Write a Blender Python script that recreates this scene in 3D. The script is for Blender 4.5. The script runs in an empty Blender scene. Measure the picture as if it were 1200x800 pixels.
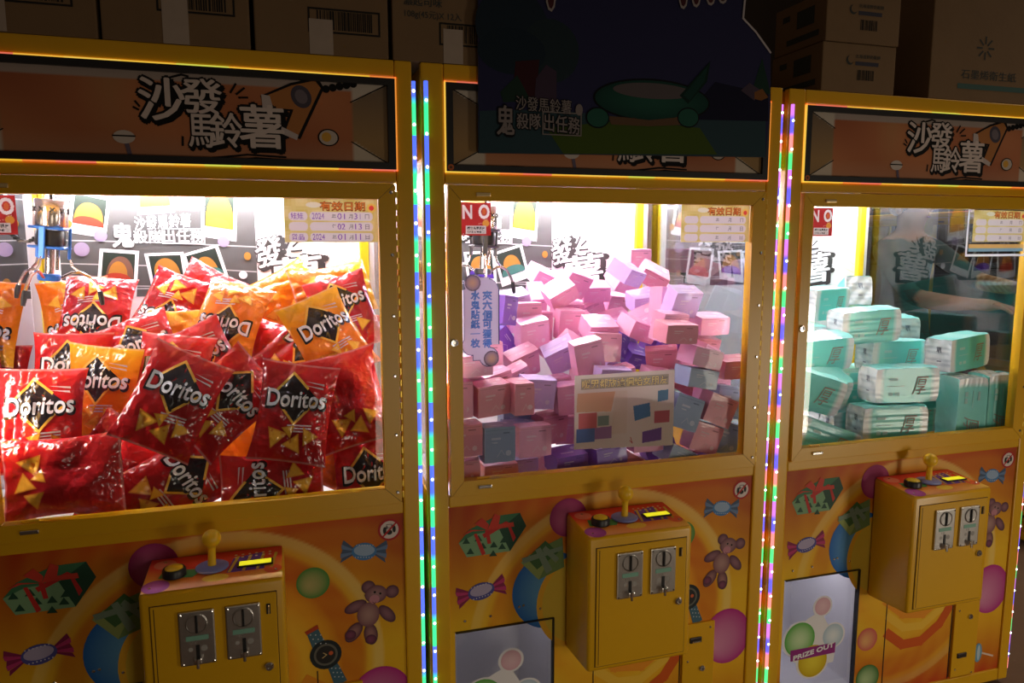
import bpy, bmesh, math, random
import numpy as np
from mathutils import Vector, Matrix, Euler
from mathutils.geometry import tessellate_polygon

# ------------------------------------------------------------------ camera
S = 0.95                      # distance from one machine to the next (m)
YAW, PITCH, ROLL, FPX = 0.297933, 0.131434, -0.001331, 865.2
CAM = np.array([0.710539, -1.657664, 1.413])
FW = np.array([math.sin(YAW)*math.cos(PITCH), math.cos(YAW)*math.cos(PITCH), -math.sin(PITCH)])
_r = np.array([math.cos(YAW), -math.sin(YAW), 0.0]); _u = np.cross(_r, FW)
RT = math.cos(ROLL)*_r + math.sin(ROLL)*_u
UP = -math.sin(ROLL)*_r + math.cos(ROLL)*_u
scene = bpy.context.scene
col = scene.collection
cd = bpy.data.cameras.new('camera'); cam = bpy.data.objects.new('camera', cd); col.objects.link(cam)
cd.sensor_width = 36.0; cd.lens = FPX*36.0/1200.0; cd.clip_start = 0.02; cd.clip_end = 60
cm = Matrix(((RT[0], UP[0], -FW[0], CAM[0]), (RT[1], UP[1], -FW[1], CAM[1]), (RT[2], UP[2], -FW[2], CAM[2]), (0, 0, 0, 1)))
cam.matrix_world = cm
scene.camera = cam

# ------------------------------------------------------------------ world, lamps, exposure
scene.view_settings.view_transform = 'Standard'; scene.view_settings.look = 'None'
scene.view_settings.gamma = 1.0; scene.view_settings.use_curve_mapping = False
scene.view_settings.exposure = 0.0
w = bpy.data.worlds.new('arcade_gloom'); scene.world = w; w.use_nodes = True
w.node_tree.nodes['Background'].inputs[0].default_value = (1.0, 0.72, 0.5, 1)
w.node_tree.nodes['Background'].inputs[1].default_value = 0.05
def area(name, loc, target, sx, sy, power, color, spread=1.75):
    l = bpy.data.lights.new(name, 'AREA'); l.shape = 'RECTANGLE'; l.size = sx; l.size_y = sy
    l.energy = power; l.color = color; l.spread = spread
    o = bpy.data.objects.new(name, l); col.objects.link(o)
    o.location = loc
    o.rotation_euler = (Vector(target)-Vector(loc)).to_track_quat('-Z', 'Y').to_euler()
    return o
# light that comes from the lit machines across the aisle, low and to the right
area('aisle_light', (1.40, -2.7, 0.60), (1.3, 0, 0.30), 0.4, 1.0, 2.1, (1.0, 0.88, 0.70))
area('aisle_light', (3.95, -2.6, 0.55), (2.3, 0, 0.20), 0.42, 0.9, 6.3, (1.0, 0.88, 0.70))
area('passage_fill', (4.3, -0.2, 2.9), (3.6, 0.6, 0.0), 0.8, 0.8, 11.0, (1.0, 0.80, 0.62), 2.2)  # fill light added overhead to brighten the passage floor, not a known fixture
TUBE_POWER = 160.0

# ------------------------------------------------------------------ unprojection of photo pixels
def aty(x, y, Y):
    d = FW + RT*(x-600)/FPX - UP*(y-400)/FPX
    return CAM + d*((Y-CAM[1])/d[1])
def P(m, x, y, Y=0.0):                      # pixel on plane Y -> (X, Z) in the frame of the first machine
    p = aty(x, y, Y); return (p[0]-m*S, p[2])
def proj(p):
    d = np.array(p)-CAM; z = d@FW
    return 600+FPX*(d@RT)/z, 400-FPX*(d@UP)/z

# ------------------------------------------------------------------ materials
MATS = {}
def mat(name, base=(.5, .5, .5), rough=.5, metal=0., emit=None, estr=0., coat=0., bump=0., bscale=60., var=0., trans=0., alpha=1., spec=.5, vscale=3.):
    if name in MATS: return MATS[name]
    m = bpy.data.materials.new(name); m.use_nodes = True; nt = m.node_tree; b = nt.nodes['Principled BSDF']
    b.inputs['Base Color'].default_value = (*base, 1); b.inputs['Roughness'].default_value = rough
    b.inputs['Metallic'].default_value = metal; b.inputs['Coat Weight'].default_value = coat
    b.inputs['Specular IOR Level'].default_value = spec
    b.inputs['Transmission Weight'].default_value = trans; b.inputs['Alpha'].default_value = alpha
    if emit: b.inputs['Emission Color'].default_value = (*emit, 1); b.inputs['Emission Strength'].default_value = estr
    if bump or var:
        tc = nt.nodes.new('ShaderNodeTexCoord')
        n = nt.nodes.new('ShaderNodeTexNoise'); n.inputs['Scale'].default_value = bscale; n.inputs['Detail'].default_value = 4
        nt.links.new(tc.outputs['Object'], n.inputs['Vector'])
        if bump:
            bp = nt.nodes.new('ShaderNodeBump'); bp.inputs['Strength'].default_value = bump; bp.inputs['Distance'].default_value = .002
            nt.links.new(n.outputs['Fac'], bp.inputs['Height']); nt.links.new(bp.outputs['Normal'], b.inputs['Normal'])
        if var:
            n2 = nt.nodes.new('ShaderNodeTexNoise'); n2.inputs['Scale'].default_value = vscale; n2.inputs['Detail'].default_value = 6
            nt.links.new(tc.outputs['Object'], n2.inputs['Vector'])
            mx = nt.nodes.new('ShaderNodeMix'); mx.data_type = 'RGBA'
            mx.inputs[6].default_value = (*[c*(1-var) for c in base], 1); mx.inputs[7].default_value = (*[min(1, c*(1+var)) for c in base], 1)
            nt.links.new(n2.outputs['Fac'], mx.inputs[0]); nt.links.new(mx.outputs[2], b.inputs['Base Color'])
    MATS[name] = m; return m
def mat_print(name, rough=.45, coat=0., emis=0., spec=.5, crinkle=0.):   # colour of the print comes from the mesh's colour attribute
    if name in MATS: return MATS[name]
    m = bpy.data.materials.new(name); m.use_nodes = True; nt = m.node_tree; b = nt.nodes['Principled BSDF']
    a = nt.nodes.new('ShaderNodeAttribute'); a.attribute_name = 'Col'
    nt.links.new(a.outputs['Color'], b.inputs['Base Color'])
    b.inputs['Roughness'].default_value = rough; b.inputs['Coat Weight'].default_value = coat; b.inputs['Specular IOR Level'].default_value = spec
    if crinkle:                              # creased film
        tc = nt.nodes.new('ShaderNodeTexCoord'); vo = nt.nodes.new('ShaderNodeTexVoronoi'); vo.feature = 'F1'; vo.inputs['Scale'].default_value = 17
        no = nt.nodes.new('ShaderNodeTexNoise'); no.inputs['Scale'].default_value = 14; no.inputs['Detail'].default_value = 3
        mxv = nt.nodes.new('ShaderNodeMix'); mxv.data_type = 'VECTOR'; mxv.inputs[0].default_value = .25
        nt.links.new(tc.outputs['Object'], no.inputs['Vector']); nt.links.new(tc.outputs['Object'], mxv.inputs[4]); nt.links.new(no.outputs['Color'], mxv.inputs[5]); nt.links.new(mxv.outputs[1], vo.inputs['Vector'])
        bp = nt.nodes.new('ShaderNodeBump'); bp.inputs['Strength'].default_value = crinkle; bp.inputs['Distance'].default_value = .012
        nt.links.new(vo.outputs['Distance'], bp.inputs['Height']); nt.links.new(bp.outputs['Normal'], b.inputs['Normal']); nt.links.new(bp.outputs['Normal'], b.inputs['Coat Normal'])
    if emis: nt.links.new(a.outputs['Color'], b.inputs['Emission Color']); b.inputs['Emission Strength'].default_value = emis
    MATS[name] = m; return m
def mat_pane(name, tint=(.97, .98, .98), ior=1.45, mirror=0., mcol=(1, 1, 1)):
    if name in MATS: return MATS[name]
    m = bpy.data.materials.new(name); m.use_nodes = True; nt = m.node_tree
    for n in list(nt.nodes):
        if n.type == 'BSDF_PRINCIPLED': nt.nodes.remove(n)
    out = [n for n in nt.nodes if n.type == 'OUTPUT_MATERIAL'][0]
    t = nt.nodes.new('ShaderNodeBsdfTransparent'); t.inputs[0].default_value = (*tint, 1)
    g = nt.nodes.new('ShaderNodeBsdfGlossy'); g.inputs['Roughness'].default_value = 0.0; g.inputs[0].default_value = (*mcol, 1)
    f = nt.nodes.new('ShaderNodeFresnel'); f.inputs[0].default_value = ior
    mx = nt.nodes.new('ShaderNodeMixShader')
    ad = nt.nodes.new('ShaderNodeMath'); ad.operation = 'ADD'; ad.use_clamp = True; ad.inputs[1].default_value = mirror
    ge = nt.nodes.new('ShaderNodeNewGeometry'); iv = nt.nodes.new('ShaderNodeMath'); iv.operation = 'SUBTRACT'; iv.inputs[0].default_value = 1.0
    ml = nt.nodes.new('ShaderNodeMath'); ml.operation = 'MULTIPLY'                 # only the face that the ray enters reflects
    nt.links.new(ge.outputs['Backfacing'], iv.inputs[1]); nt.links.new(iv.outputs[0], ml.inputs[0])
    nt.links.new(f.outputs[0], ad.inputs[0]); nt.links.new(ad.outputs[0], ml.inputs[1]); nt.links.new(ml.outputs[0], mx.inputs[0])
    nt.links.new(t.outputs[0], mx.inputs[1]); nt.links.new(g.outputs[0], mx.inputs[2]); nt.links.new(mx.outputs[0], out.inputs[0])
    MATS[name] = m; return m
def mat_strip(name, cols, period, estr):      # rope of LEDs: colour runs along the rope
    m = bpy.data.materials.new(name); m.use_nodes = True; nt = m.node_tree; b = nt.nodes['Principled BSDF']
    tc = nt.nodes.new('ShaderNodeTexCoord'); sp = nt.nodes.new('ShaderNodeSeparateXYZ'); nt.links.new(tc.outputs['Object'], sp.inputs[0])
    dv = nt.nodes.new('ShaderNodeMath'); dv.operation = 'DIVIDE'; dv.inputs[1].default_value = period; nt.links.new(sp.outputs[2], dv.inputs[0])
    fr = nt.nodes.new('ShaderNodeMath'); fr.operation = 'FRACT'; nt.links.new(dv.outputs[0], fr.inputs[0])
    rp = nt.nodes.new('ShaderNodeValToRGB'); nt.links.new(fr.outputs[0], rp.inputs[0])
    el = rp.color_ramp.elements; n = len(cols)
    while len(el) < 2*n: el.new(.5)
    for i, c in enumerate(cols):
        el[2*i].position = (i+.12)/n; el[2*i].color = (*c, 1); el[2*i+1].position = (i+.88)/n; el[2*i+1].color = (*c, 1)
    b.inputs['Base Color'].default_value = (.25, .25, .28, 1); b.inputs['Roughness'].default_value = .2
    nt.links.new(rp.outputs[0], b.inputs['Emission Color']); b.inputs['Emission Strength'].default_value = estr
    MATS[name] = m; return m

yellow = mat('yellow_paint', (.73, .388, .003), .33, bump=.03, bscale=350, var=.05, vscale=5)
chrome = mat('chrome', (.75, .73, .7), .18, 1.0)
brushed = mat('brushed_plate', (.62, .6, .58), .3, 1.0, bump=.08, bscale=120)
darkmetal = mat('dark_metal', (.06, .05, .05), .4, .8)
black = mat('black_plastic', (.012, .012, .013), .4)
whitewall = mat('white_wall', (.86, .85, .86), .6)
whitegrey = mat('chute_white', (.78, .77, .8), .5)
printm = mat_print('flat_print', .45, spec=.25)
paper = mat_print('paper_print', .7, spec=.2)
matte = mat_print('matte_print', .75, spec=.15)
glass = mat_pane('clear_glass')
acrylic = mat_pane('clear_acrylic', (.97, .97, .99), 1.4)
def mat_glasspaper(name, t=.32):       # thin paper that the cabinet light shines through
    m = bpy.data.materials.new(name); m.use_nodes = True; nt = m.node_tree; b = nt.nodes['Principled BSDF']
    out = [n for n in nt.nodes if n.type == 'OUTPUT_MATERIAL'][0]
    a = nt.nodes.new('ShaderNodeAttribute'); a.attribute_name = 'Col'; b.inputs['Roughness'].default_value = .7; b.inputs['Specular IOR Level'].default_value = .2
    tr = nt.nodes.new('ShaderNodeBsdfTranslucent'); mx = nt.nodes.new('ShaderNodeMixShader'); mx.inputs[0].default_value = t
    for n in (b.inputs['Base Color'], tr.inputs['Color']): nt.links.new(a.outputs['Color'], n)
    nt.links.new(b.outputs[0], mx.inputs[1]); nt.links.new(tr.outputs[0], mx.inputs[2]); nt.links.new(mx.outputs[0], out.inputs[0])
    MATS[name] = m; return m
gpaper = mat_glasspaper('glass_paper')
mirror = mat_pane('dark_mirror_pane', (.10, .10, .12), 1.45, .52, (.85, .85, .9))
sideglass = mat_pane('side_glass', (.80, .82, .84), 1.5, .06)

# ------------------------------------------------------------------ mesh building
class MB:
    def __init__(s): s.v = []; s.f = []; s.c = []; s.hascol = False
    def add(s, verts, faces, c=None):
        o = len(s.v); s.v += [tuple(v) for v in verts]; s.f += [tuple(i+o for i in f) for f in faces]
        if c is None: s.c += [(1, 1, 1)]*len(verts)
        else:
            s.hascol = True
            s.c += list(c) if isinstance(c, list) else [c]*len(verts)
        return s
    def bm(s, bm, c=None, M=None):
        bm.verts.index_update()
        vs = [(M@v.co if M else v.co) for v in bm.verts]
        s.add(vs, [[v.index for v in f.verts] for f in bm.faces], c); bm.free(); return s
    def box(s, lo, hi, b=0., c=None, M=None, seg=1):
        bm = bmesh.new(); bmesh.ops.create_cube(bm, size=1)
        lo = Vector(lo); hi = Vector(hi); d = hi-lo
        for v in bm.verts: v.co = Vector([lo[i]+(v.co[i]+.5)*d[i] for i in range(3)])
        if b > 0: bmesh.ops.bevel(bm, geom=bm.edges[:], offset=min(b, .45*min(abs(x) for x in d)), segments=seg, profile=.6, affect='EDGES')
        return s.bm(bm, c, M)
    def cyl(s, p0, p1, r0, r1=None, n=16, c=None, cap=True):
        r1 = r0 if r1 is None else r1
        p0 = Vector(p0); p1 = Vector(p1); d = (p1-p0).normalized(); q = d.to_track_quat('Z', 'Y')
        vs = []
        for p, r in ((p0, r0), (p1, r1)):
            for i in range(n):
                a = 2*math.pi*i/n; vs.append(p+q@Vector((r*math.cos(a), r*math.sin(a), 0)))
        fs = [(i, (i+1) % n, n+(i+1) % n, n+i) for i in range(n)]
        if cap: fs += [tuple(range(n-1, -1, -1)), tuple(range(n, 2*n))]
        return s.add(vs, fs, c)
    def lathe(s, prof, n=20, M=None, c=None):          # prof: (r, z)
        vs = []; k = len(prof)
        for r, z in prof:
            for i in range(n):
                a = 2*math.pi*i/n; v = Vector((r*math.cos(a), r*math.sin(a), z)); vs.append(M@v if M else v)
        fs = [(j*n+i, j*n+(i+1) % n, (j+1)*n+(i+1) % n, (j+1)*n+i) for j in range(k-1) for i in range(n)]
        fs += [tuple(range(n-1, -1, -1)), tuple((k-1)*n+i for i in range(n))]
        return s.add(vs, fs, c)
    def tube(s, pts, r, n=8, c=None):
        pts = [Vector(p) for p in pts]; rs = r if isinstance(r, list) else [r]*len(pts); vs = []
        nrm = None
        for i, p in enumerate(pts):
            t = (pts[min(i+1, len(pts)-1)]-pts[max(i-1, 0)]).normalized()
            if nrm is None: nrm = t.orthogonal().normalized()
            nrm = (nrm - t*nrm.dot(t)).normalized(); b = t.cross(nrm)
            for j in range(n):
                a = 2*math.pi*j/n; vs.append(p+(nrm*math.cos(a)+b*math.sin(a))*rs[i])
        fs = [(i*n+j, i*n+(j+1) % n, (i+1)*n+(j+1) % n, (i+1)*n+j) for i in range(len(pts)-1) for j in range(n)]
        fs += [tuple(range(n-1, -1, -1)), tuple((len(pts)-1)*n+j for j in range(n))]
        return s.add(vs, fs, c)
    def prism(s, poly, y0, y1, c=None):                # polygon in XZ, thickness along Y
        n = len(poly); vs = [(x, y0, z) for x, z in poly]+[(x, y1, z) for x, z in poly]
        tri = tessellate_polygon([[Vector((x, z, 0)) for x, z in poly]])
        fs = [tuple(t) for t in tri]+[tuple(i+n for i in t) for t in tri]
        fs += [(i, (i+1) % n, n+(i+1) % n, n+i) for i in range(n)]
        return s.add(vs, fs, c)
    def mesh(s, name, m, smooth=False, org=(0, 0, 0), angle=35):
        me = bpy.data.meshes.new(name)
        ox, oy, oz = org
        me.from_pydata([(x-ox, y-oy, z-oz) for x, y, z in s.v], [], s.f)
        if s.hascol:
            at = me.color_attributes.new('Col', 'FLOAT_COLOR', 'POINT')
            at.data.foreach_set('color', np.array([(*c, 1.) for c in s.c], dtype=np.float32).ravel())
        me.materials.append(m)
        bm = bmesh.new(); bm.from_mesh(me); bmesh.ops.recalc_face_normals(bm, faces=bm.faces) if not s.hascol or smooth else None
        bm.to_mesh(me); bm.free()
        if smooth:
            me.shade_smooth()
            if angle: me.set_sharp_from_angle(angle=math.radians(angle))
        return me
    def build(s, name, m, parent=None, smooth=False, org=None, label=None, angle=35):
        if org is None: org = ORG.get(parent, (0, 0, 0))
        o = bpy.data.objects.new(name, s.mesh(name, m, smooth, org, angle)); col.objects.link(o)
        if parent: o.parent = parent; ORG[o] = org
        if label: o['label'] = label
        return o
ORG = {}
def thing(name, loc, label, cat, group=None):
    o = bpy.data.objects.new(name, None); col.objects.link(o); o.location = loc; o.empty_display_size = .05
    ORG[o] = tuple(loc); tag(o, label, cat, group); return o
def tag(o, label, cat, group=None):
    o['label'] = label; o['category'] = cat
    if group: o['group'] = group
    return o
def copy_tree(o, parent=None, dloc=(0, 0, 0)):
    c = o.copy(); col.objects.link(c); c.parent = parent
    if o in ORG: ORG[c] = ORG[o]            # copies are built on in the frame of the first machine
    if not parent: c.location = Vector(o.location)+Vector(dloc)
    for ch in list(o.children): copy_tree(ch, c)
    return c

# ------------------------------------------------------------------ lettering and flat print
_tc = {}
def glyphs(txt, bold=0.):
    k = (txt, bold)
    if k in _tc: return _tc[k]
    cu = bpy.data.curves.new('lettering', 'FONT'); cu.body = txt;  cu.resolution_u = 3; cu.align_x = 'LEFT'
    o = bpy.data.objects.new('lettering', cu); col.objects.link(o)
    dg = bpy.context.evaluated_depsgraph_get(); dg.update()
    me = o.evaluated_get(dg).to_mesh()
    v = np.array([tuple(q.co)[:2] for q in me.vertices]) if len(me.vertices) else np.zeros((1, 2))
    f = [tuple(p.vertices) for p in me.polygons]
    o.evaluated_get(dg).to_mesh_clear(); bpy.data.objects.remove(o); bpy.data.curves.remove(cu)
    lo = v.min(0); hi = v.max(0); v = (v-lo)/np.maximum(hi-lo, 1e-6)
    _tc[k] = (v, f); return _tc[k]
class Print(MB):
    """flat print: polygons in (a, b) coordinates; fn(a, b, layer) gives the 3D point"""
    def __init__(s, fn): super().__init__(); s.n = 0; s.fn = lambda a, b, k: fn(a, b, k+s.n*.03)
    def add(s, verts, faces, c=None): s.n += 1; return super().add(verts, faces, c)   # every piece lies a hair above the one before
    def poly(s, pts, c, k=0):
        tri = tessellate_polygon([[Vector((x, z, 0)) for x, z in pts]])
        return s.add([s.fn(x, z, k) for x, z in pts], [tuple(t) for t in tri], c)
    def rect(s, x0, z0, x1, z1, c, k=0): return s.poly([(x0, z0), (x1, z0), (x1, z1), (x0, z1)], c, k)
    def disc(s, cx, cz, rx, rz=None, c=(1, 1, 1), k=0, rot=0., c2=None, off=(0, 0), n=22):
        rz = rx if rz is None else rz; cr, sr = math.cos(rot), math.sin(rot)
        def q(a, b): return s.fn(cx+a*cr-b*sr, cz+a*sr+b*cr, k)
        if c2 is None:
            return s.add([q(rx*math.cos(2*math.pi*i/n), rz*math.sin(2*math.pi*i/n)) for i in range(n)], [tuple(range(n))], c)
        vs = [q(off[0]*rx, off[1]*rz)]; cs = [c]; R = 5
        for r in range(1, R+1):
            t = r/R; m = t**1.6
            for i in range(n):
                a = 2*math.pi*i/n
                vs.append(q(off[0]*rx*(1-t)+rx*t*math.cos(a), off[1]*rz*(1-t)+rz*t*math.sin(a)))
                cs.append(tuple(c[j]*(1-m)+c2[j]*m for j in range(3)))
        fs = [(0, 1+i, 1+(i+1) % n) for i in range(n)]
        for r in range(R-1):
            fs += [(1+r*n+i, 1+(r+1)*n+i, 1+(r+1)*n+(i+1) % n, 1+r*n+(i+1) % n) for i in range(n)]
        return s.add(vs, fs, cs)
    def line(s, pts, wd, c, k=0):
        pts = [np.array(p, float) for p in pts]
        for a, b in zip(pts[:-1], pts[1:]):
            d = b-a; L = np.linalg.norm(d)
            if L < 1e-9: continue
            d /= L; nr = np.array([-d[1], d[0]])*wd/2; e = d*wd*.3
            s.add([s.fn(*q, k) for q in (a-e-nr, b+e-nr, b+e+nr, a-e+nr)], [(0, 1, 2, 3)], c)
        return s
    def frame(s, x0, z0, x1, z1, wd, c, k=0):
        s.rect(x0, z0, x1, z0+wd, c, k); s.rect(x0, z1-wd, x1, z1, c, k); s.rect(x0, z0, x0+wd, z1, c, k); s.rect(x1-wd, z0, x1, z1, c, k); return s
    def text(s, txt, x0, z0, x1, z1, c, k=0, bold=0., rot=0., shear=0., slope=0.):
        v, f = glyphs(txt); n_ = max(1, len(txt)); bx_, bz_ = bold*(x1-x0)/n_, bold*(z1-z0); cx, cz = (x0+x1)/2, (z0+z1)/2; cr, sr = math.cos(rot), math.sin(rot)
        offs = [(0, 0)]
        if bold > 0: offs += [(math.cos(i*math.pi/4), math.sin(i*math.pi/4)) for i in range(8 if bold > .03 else 4)]
        for oa, ob in offs:                                # bold strokes: the same glyph set a little to each side
            out = []
            for a, b in v:
                X = (a-.5)*(x1-x0)+(b-.5)*shear*(z1-z0)+oa*bx_; Z = (b-.5)*(z1-z0)+(a-.5)*slope+ob*bz_
                out.append(s.fn(cx+X*cr-Z*sr, cz+X*sr+Z*cr, k))
            s.add(out, f, c)
        return s
    def grid(s, x0, z0, x1, z1, nx, nz, cf, k=0, hole=None):
        vs = []; cs = []
        for j in range(nz+1):
            for i in range(nx+1):
                x = x0+(x1-x0)*i/nx; z = z0+(z1-z0)*j/nz; vs.append(s.fn(x, z, k)); cs.append(cf(x, z))
        fs = []
        for j in range(nz):
            for i in range(nx):
                fs.append((j*(nx+1)+i, j*(nx+1)+i+1, (j+1)*(nx+1)+i+1, (j+1)*(nx+1)+i))
        return s.add(vs, fs, cs)
class Raster(Print):
    """print on one thin sheet: the drawn pieces become the colours of a fine grid, so that light can pass the sheet once"""
    def __init__(s, Y, cell=.0011): super().__init__(lambda x, z, k: (x, k, z)); s.Y = Y; s.cell = cell; s.pieces = []
    def add(s, verts, faces, c=None):
        s.n += 1; v = np.array(verts, float); s.pieces.append((v[:, 1].mean(), len(s.pieces), v[:, [0, 2]], faces, c)); return s
    def bake(s):
        P_ = sorted(s.pieces, key=lambda p: p[:2]); lo = np.min([p[2].min(0) for p in P_], 0); hi = np.max([p[2].max(0) for p in P_], 0)
        n = np.ceil((hi-lo)/s.cell).astype(int)+1; xs = np.linspace(lo[0], hi[0], n[0]); zs = np.linspace(lo[1], hi[1], n[1])
        img = np.zeros((n[1], n[0], 3)); cov = np.zeros((n[1], n[0]), bool); st = (hi-lo)/(n-1)
        for _, _, v, faces, c in P_:
            for f in faces:
                cc = np.mean([c[i] for i in f], 0) if isinstance(c, list) else c
                for t in range(1, len(f)-1):
                    A_, B_, C_ = v[f[0]], v[f[t]], v[f[t+1]]; mn = np.minimum(np.minimum(A_, B_), C_); mxx = np.maximum(np.maximum(A_, B_), C_)
                    i0, j0 = np.maximum(np.floor((mn-lo)/st).astype(int), 0); i1, j1 = np.minimum(np.ceil((mxx-lo)/st).astype(int)+1, n)
                    X, Z = np.meshgrid(xs[i0:i1], zs[j0:j1])
                    e = lambda p, q: (q[0]-p[0])*(Z-p[1])-(q[1]-p[1])*(X-p[0])
                    a, b, d = e(A_, B_), e(B_, C_), e(C_, A_)
                    m = ((a >= -1e-12) & (b >= -1e-12) & (d >= -1e-12)) | ((a <= 1e-12) & (b <= 1e-12) & (d <= 1e-12))
                    img[j0:j1, i0:i1][m] = cc; cov[j0:j1, i0:i1] |= m
        V = [(x, s.Y, z) for z in zs for x in xs]; F = []
        ok = cov[:-1, :-1] & cov[1:, :-1] & cov[:-1, 1:] & cov[1:, 1:]
        for j, i in zip(*np.nonzero(ok)): F.append((j*n[0]+i, j*n[0]+i+1, (j+1)*n[0]+i+1, (j+1)*n[0]+i))
        s.v, s.f, s.c, s.hascol = V, [tuple(int(q) for q in f) for f in F], [tuple(q) for q in img.reshape(-1, 3)], True
        used = sorted({i for f in s.f for i in f}); mp = {o: k for k, o in enumerate(used)}
        s.v = [V[i] for i in used]; s.c = [s.c[i] for i in used]; s.f = [tuple(mp[i] for i in f) for f in s.f]
    def build(s, *a, **k): s.bake(); return super().build(*a, **k)
def front(Y, step=.00022): return Print(lambda x, z, k: (x, Y-k*step, z))
def lerp(a, b, t): t = max(0, min(1, t)); return tuple(a[i]*(1-t)+b[i]*t for i in range(3))
def srgb(r, g, b): return tuple(((c/255+.055)/1.055)**2.4 if c > 10 else c/255/12.92 for c in (r, g, b))
# ------------------------------------------------------------------ the room
def structure(o): o['kind'] = 'structure'; return o
fl = MB(); fl.box((-3, -4, -.05), (8, 3.1, 0))
structure(fl.build('floor', mat('floor_concrete', (.20, .13, .085), .45, var=.25, bump=.1, bscale=40, vscale=4)))
wb = MB(); wb.box((-3, 3.0, 0), (8, 3.1, 5.0))
structure(wb.build('wall_back', mat('wall_dark', (.05, .04, .035), .8, var=.2)))
wr = MB(); wr.box((6.2, -4, 0), (6.3, 3.0, 5.0))
structure(wr.build('wall_right', mat('wall_side', (.12, .085, .06), .8, var=.3)))

# ------------------------------------------------------------------ claw machine
XL, XR, DEP, TOP, BOT = .062, .992, .80, 1.806, .02
WX0, WX1, WZ0, WZ1 = .148, .913, .855, 1.510          # glass opening
OM = (.531, .40, 0.0)
def panel_colour(x, z):
    t = (z-.06)/.73
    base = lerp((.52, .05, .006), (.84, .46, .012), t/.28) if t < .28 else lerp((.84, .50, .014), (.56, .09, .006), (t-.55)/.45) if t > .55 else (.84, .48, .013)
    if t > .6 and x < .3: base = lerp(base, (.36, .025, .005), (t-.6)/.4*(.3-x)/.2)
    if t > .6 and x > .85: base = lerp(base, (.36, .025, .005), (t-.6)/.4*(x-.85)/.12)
    dx, dz = x-.53, z-.43; r = math.hypot(dx, dz); a = math.atan2(dz, dx)
    R = .372+.012*math.sin(2*a+.5)
    q = r/R
    stops = ((.30, (.84, .46, .03)), (.40, (.80, .30, .018)), (.50, (.85, .52, .04)), (.62, (.82, .36, .02)), (.73, (.58, .10, .008)), (.84, (.60, .11, .008)), (.885, (.84, .48, .03)), (.93, (.86, .62, .16)), (.975, (.86, .62, .18)), (1.0, base))
    if q < 1.0:
        rc = stops[0][1]
        for (q0, c0), (q1, c1) in zip(stops[:-1], stops[1:]):
            if q >= q0: rc = lerp(c0, c1, ((q-q0)/(q1-q0))**2 if q1 != 1.0 else (q-q0)/(q1-q0)*2)
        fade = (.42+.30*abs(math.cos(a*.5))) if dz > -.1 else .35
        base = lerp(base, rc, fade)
    s = .5+.5*math.sin(26*(a+1.2*q))                       # faint rays
    return lerp(base, (.9, .5, .03), .10*s)

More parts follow.
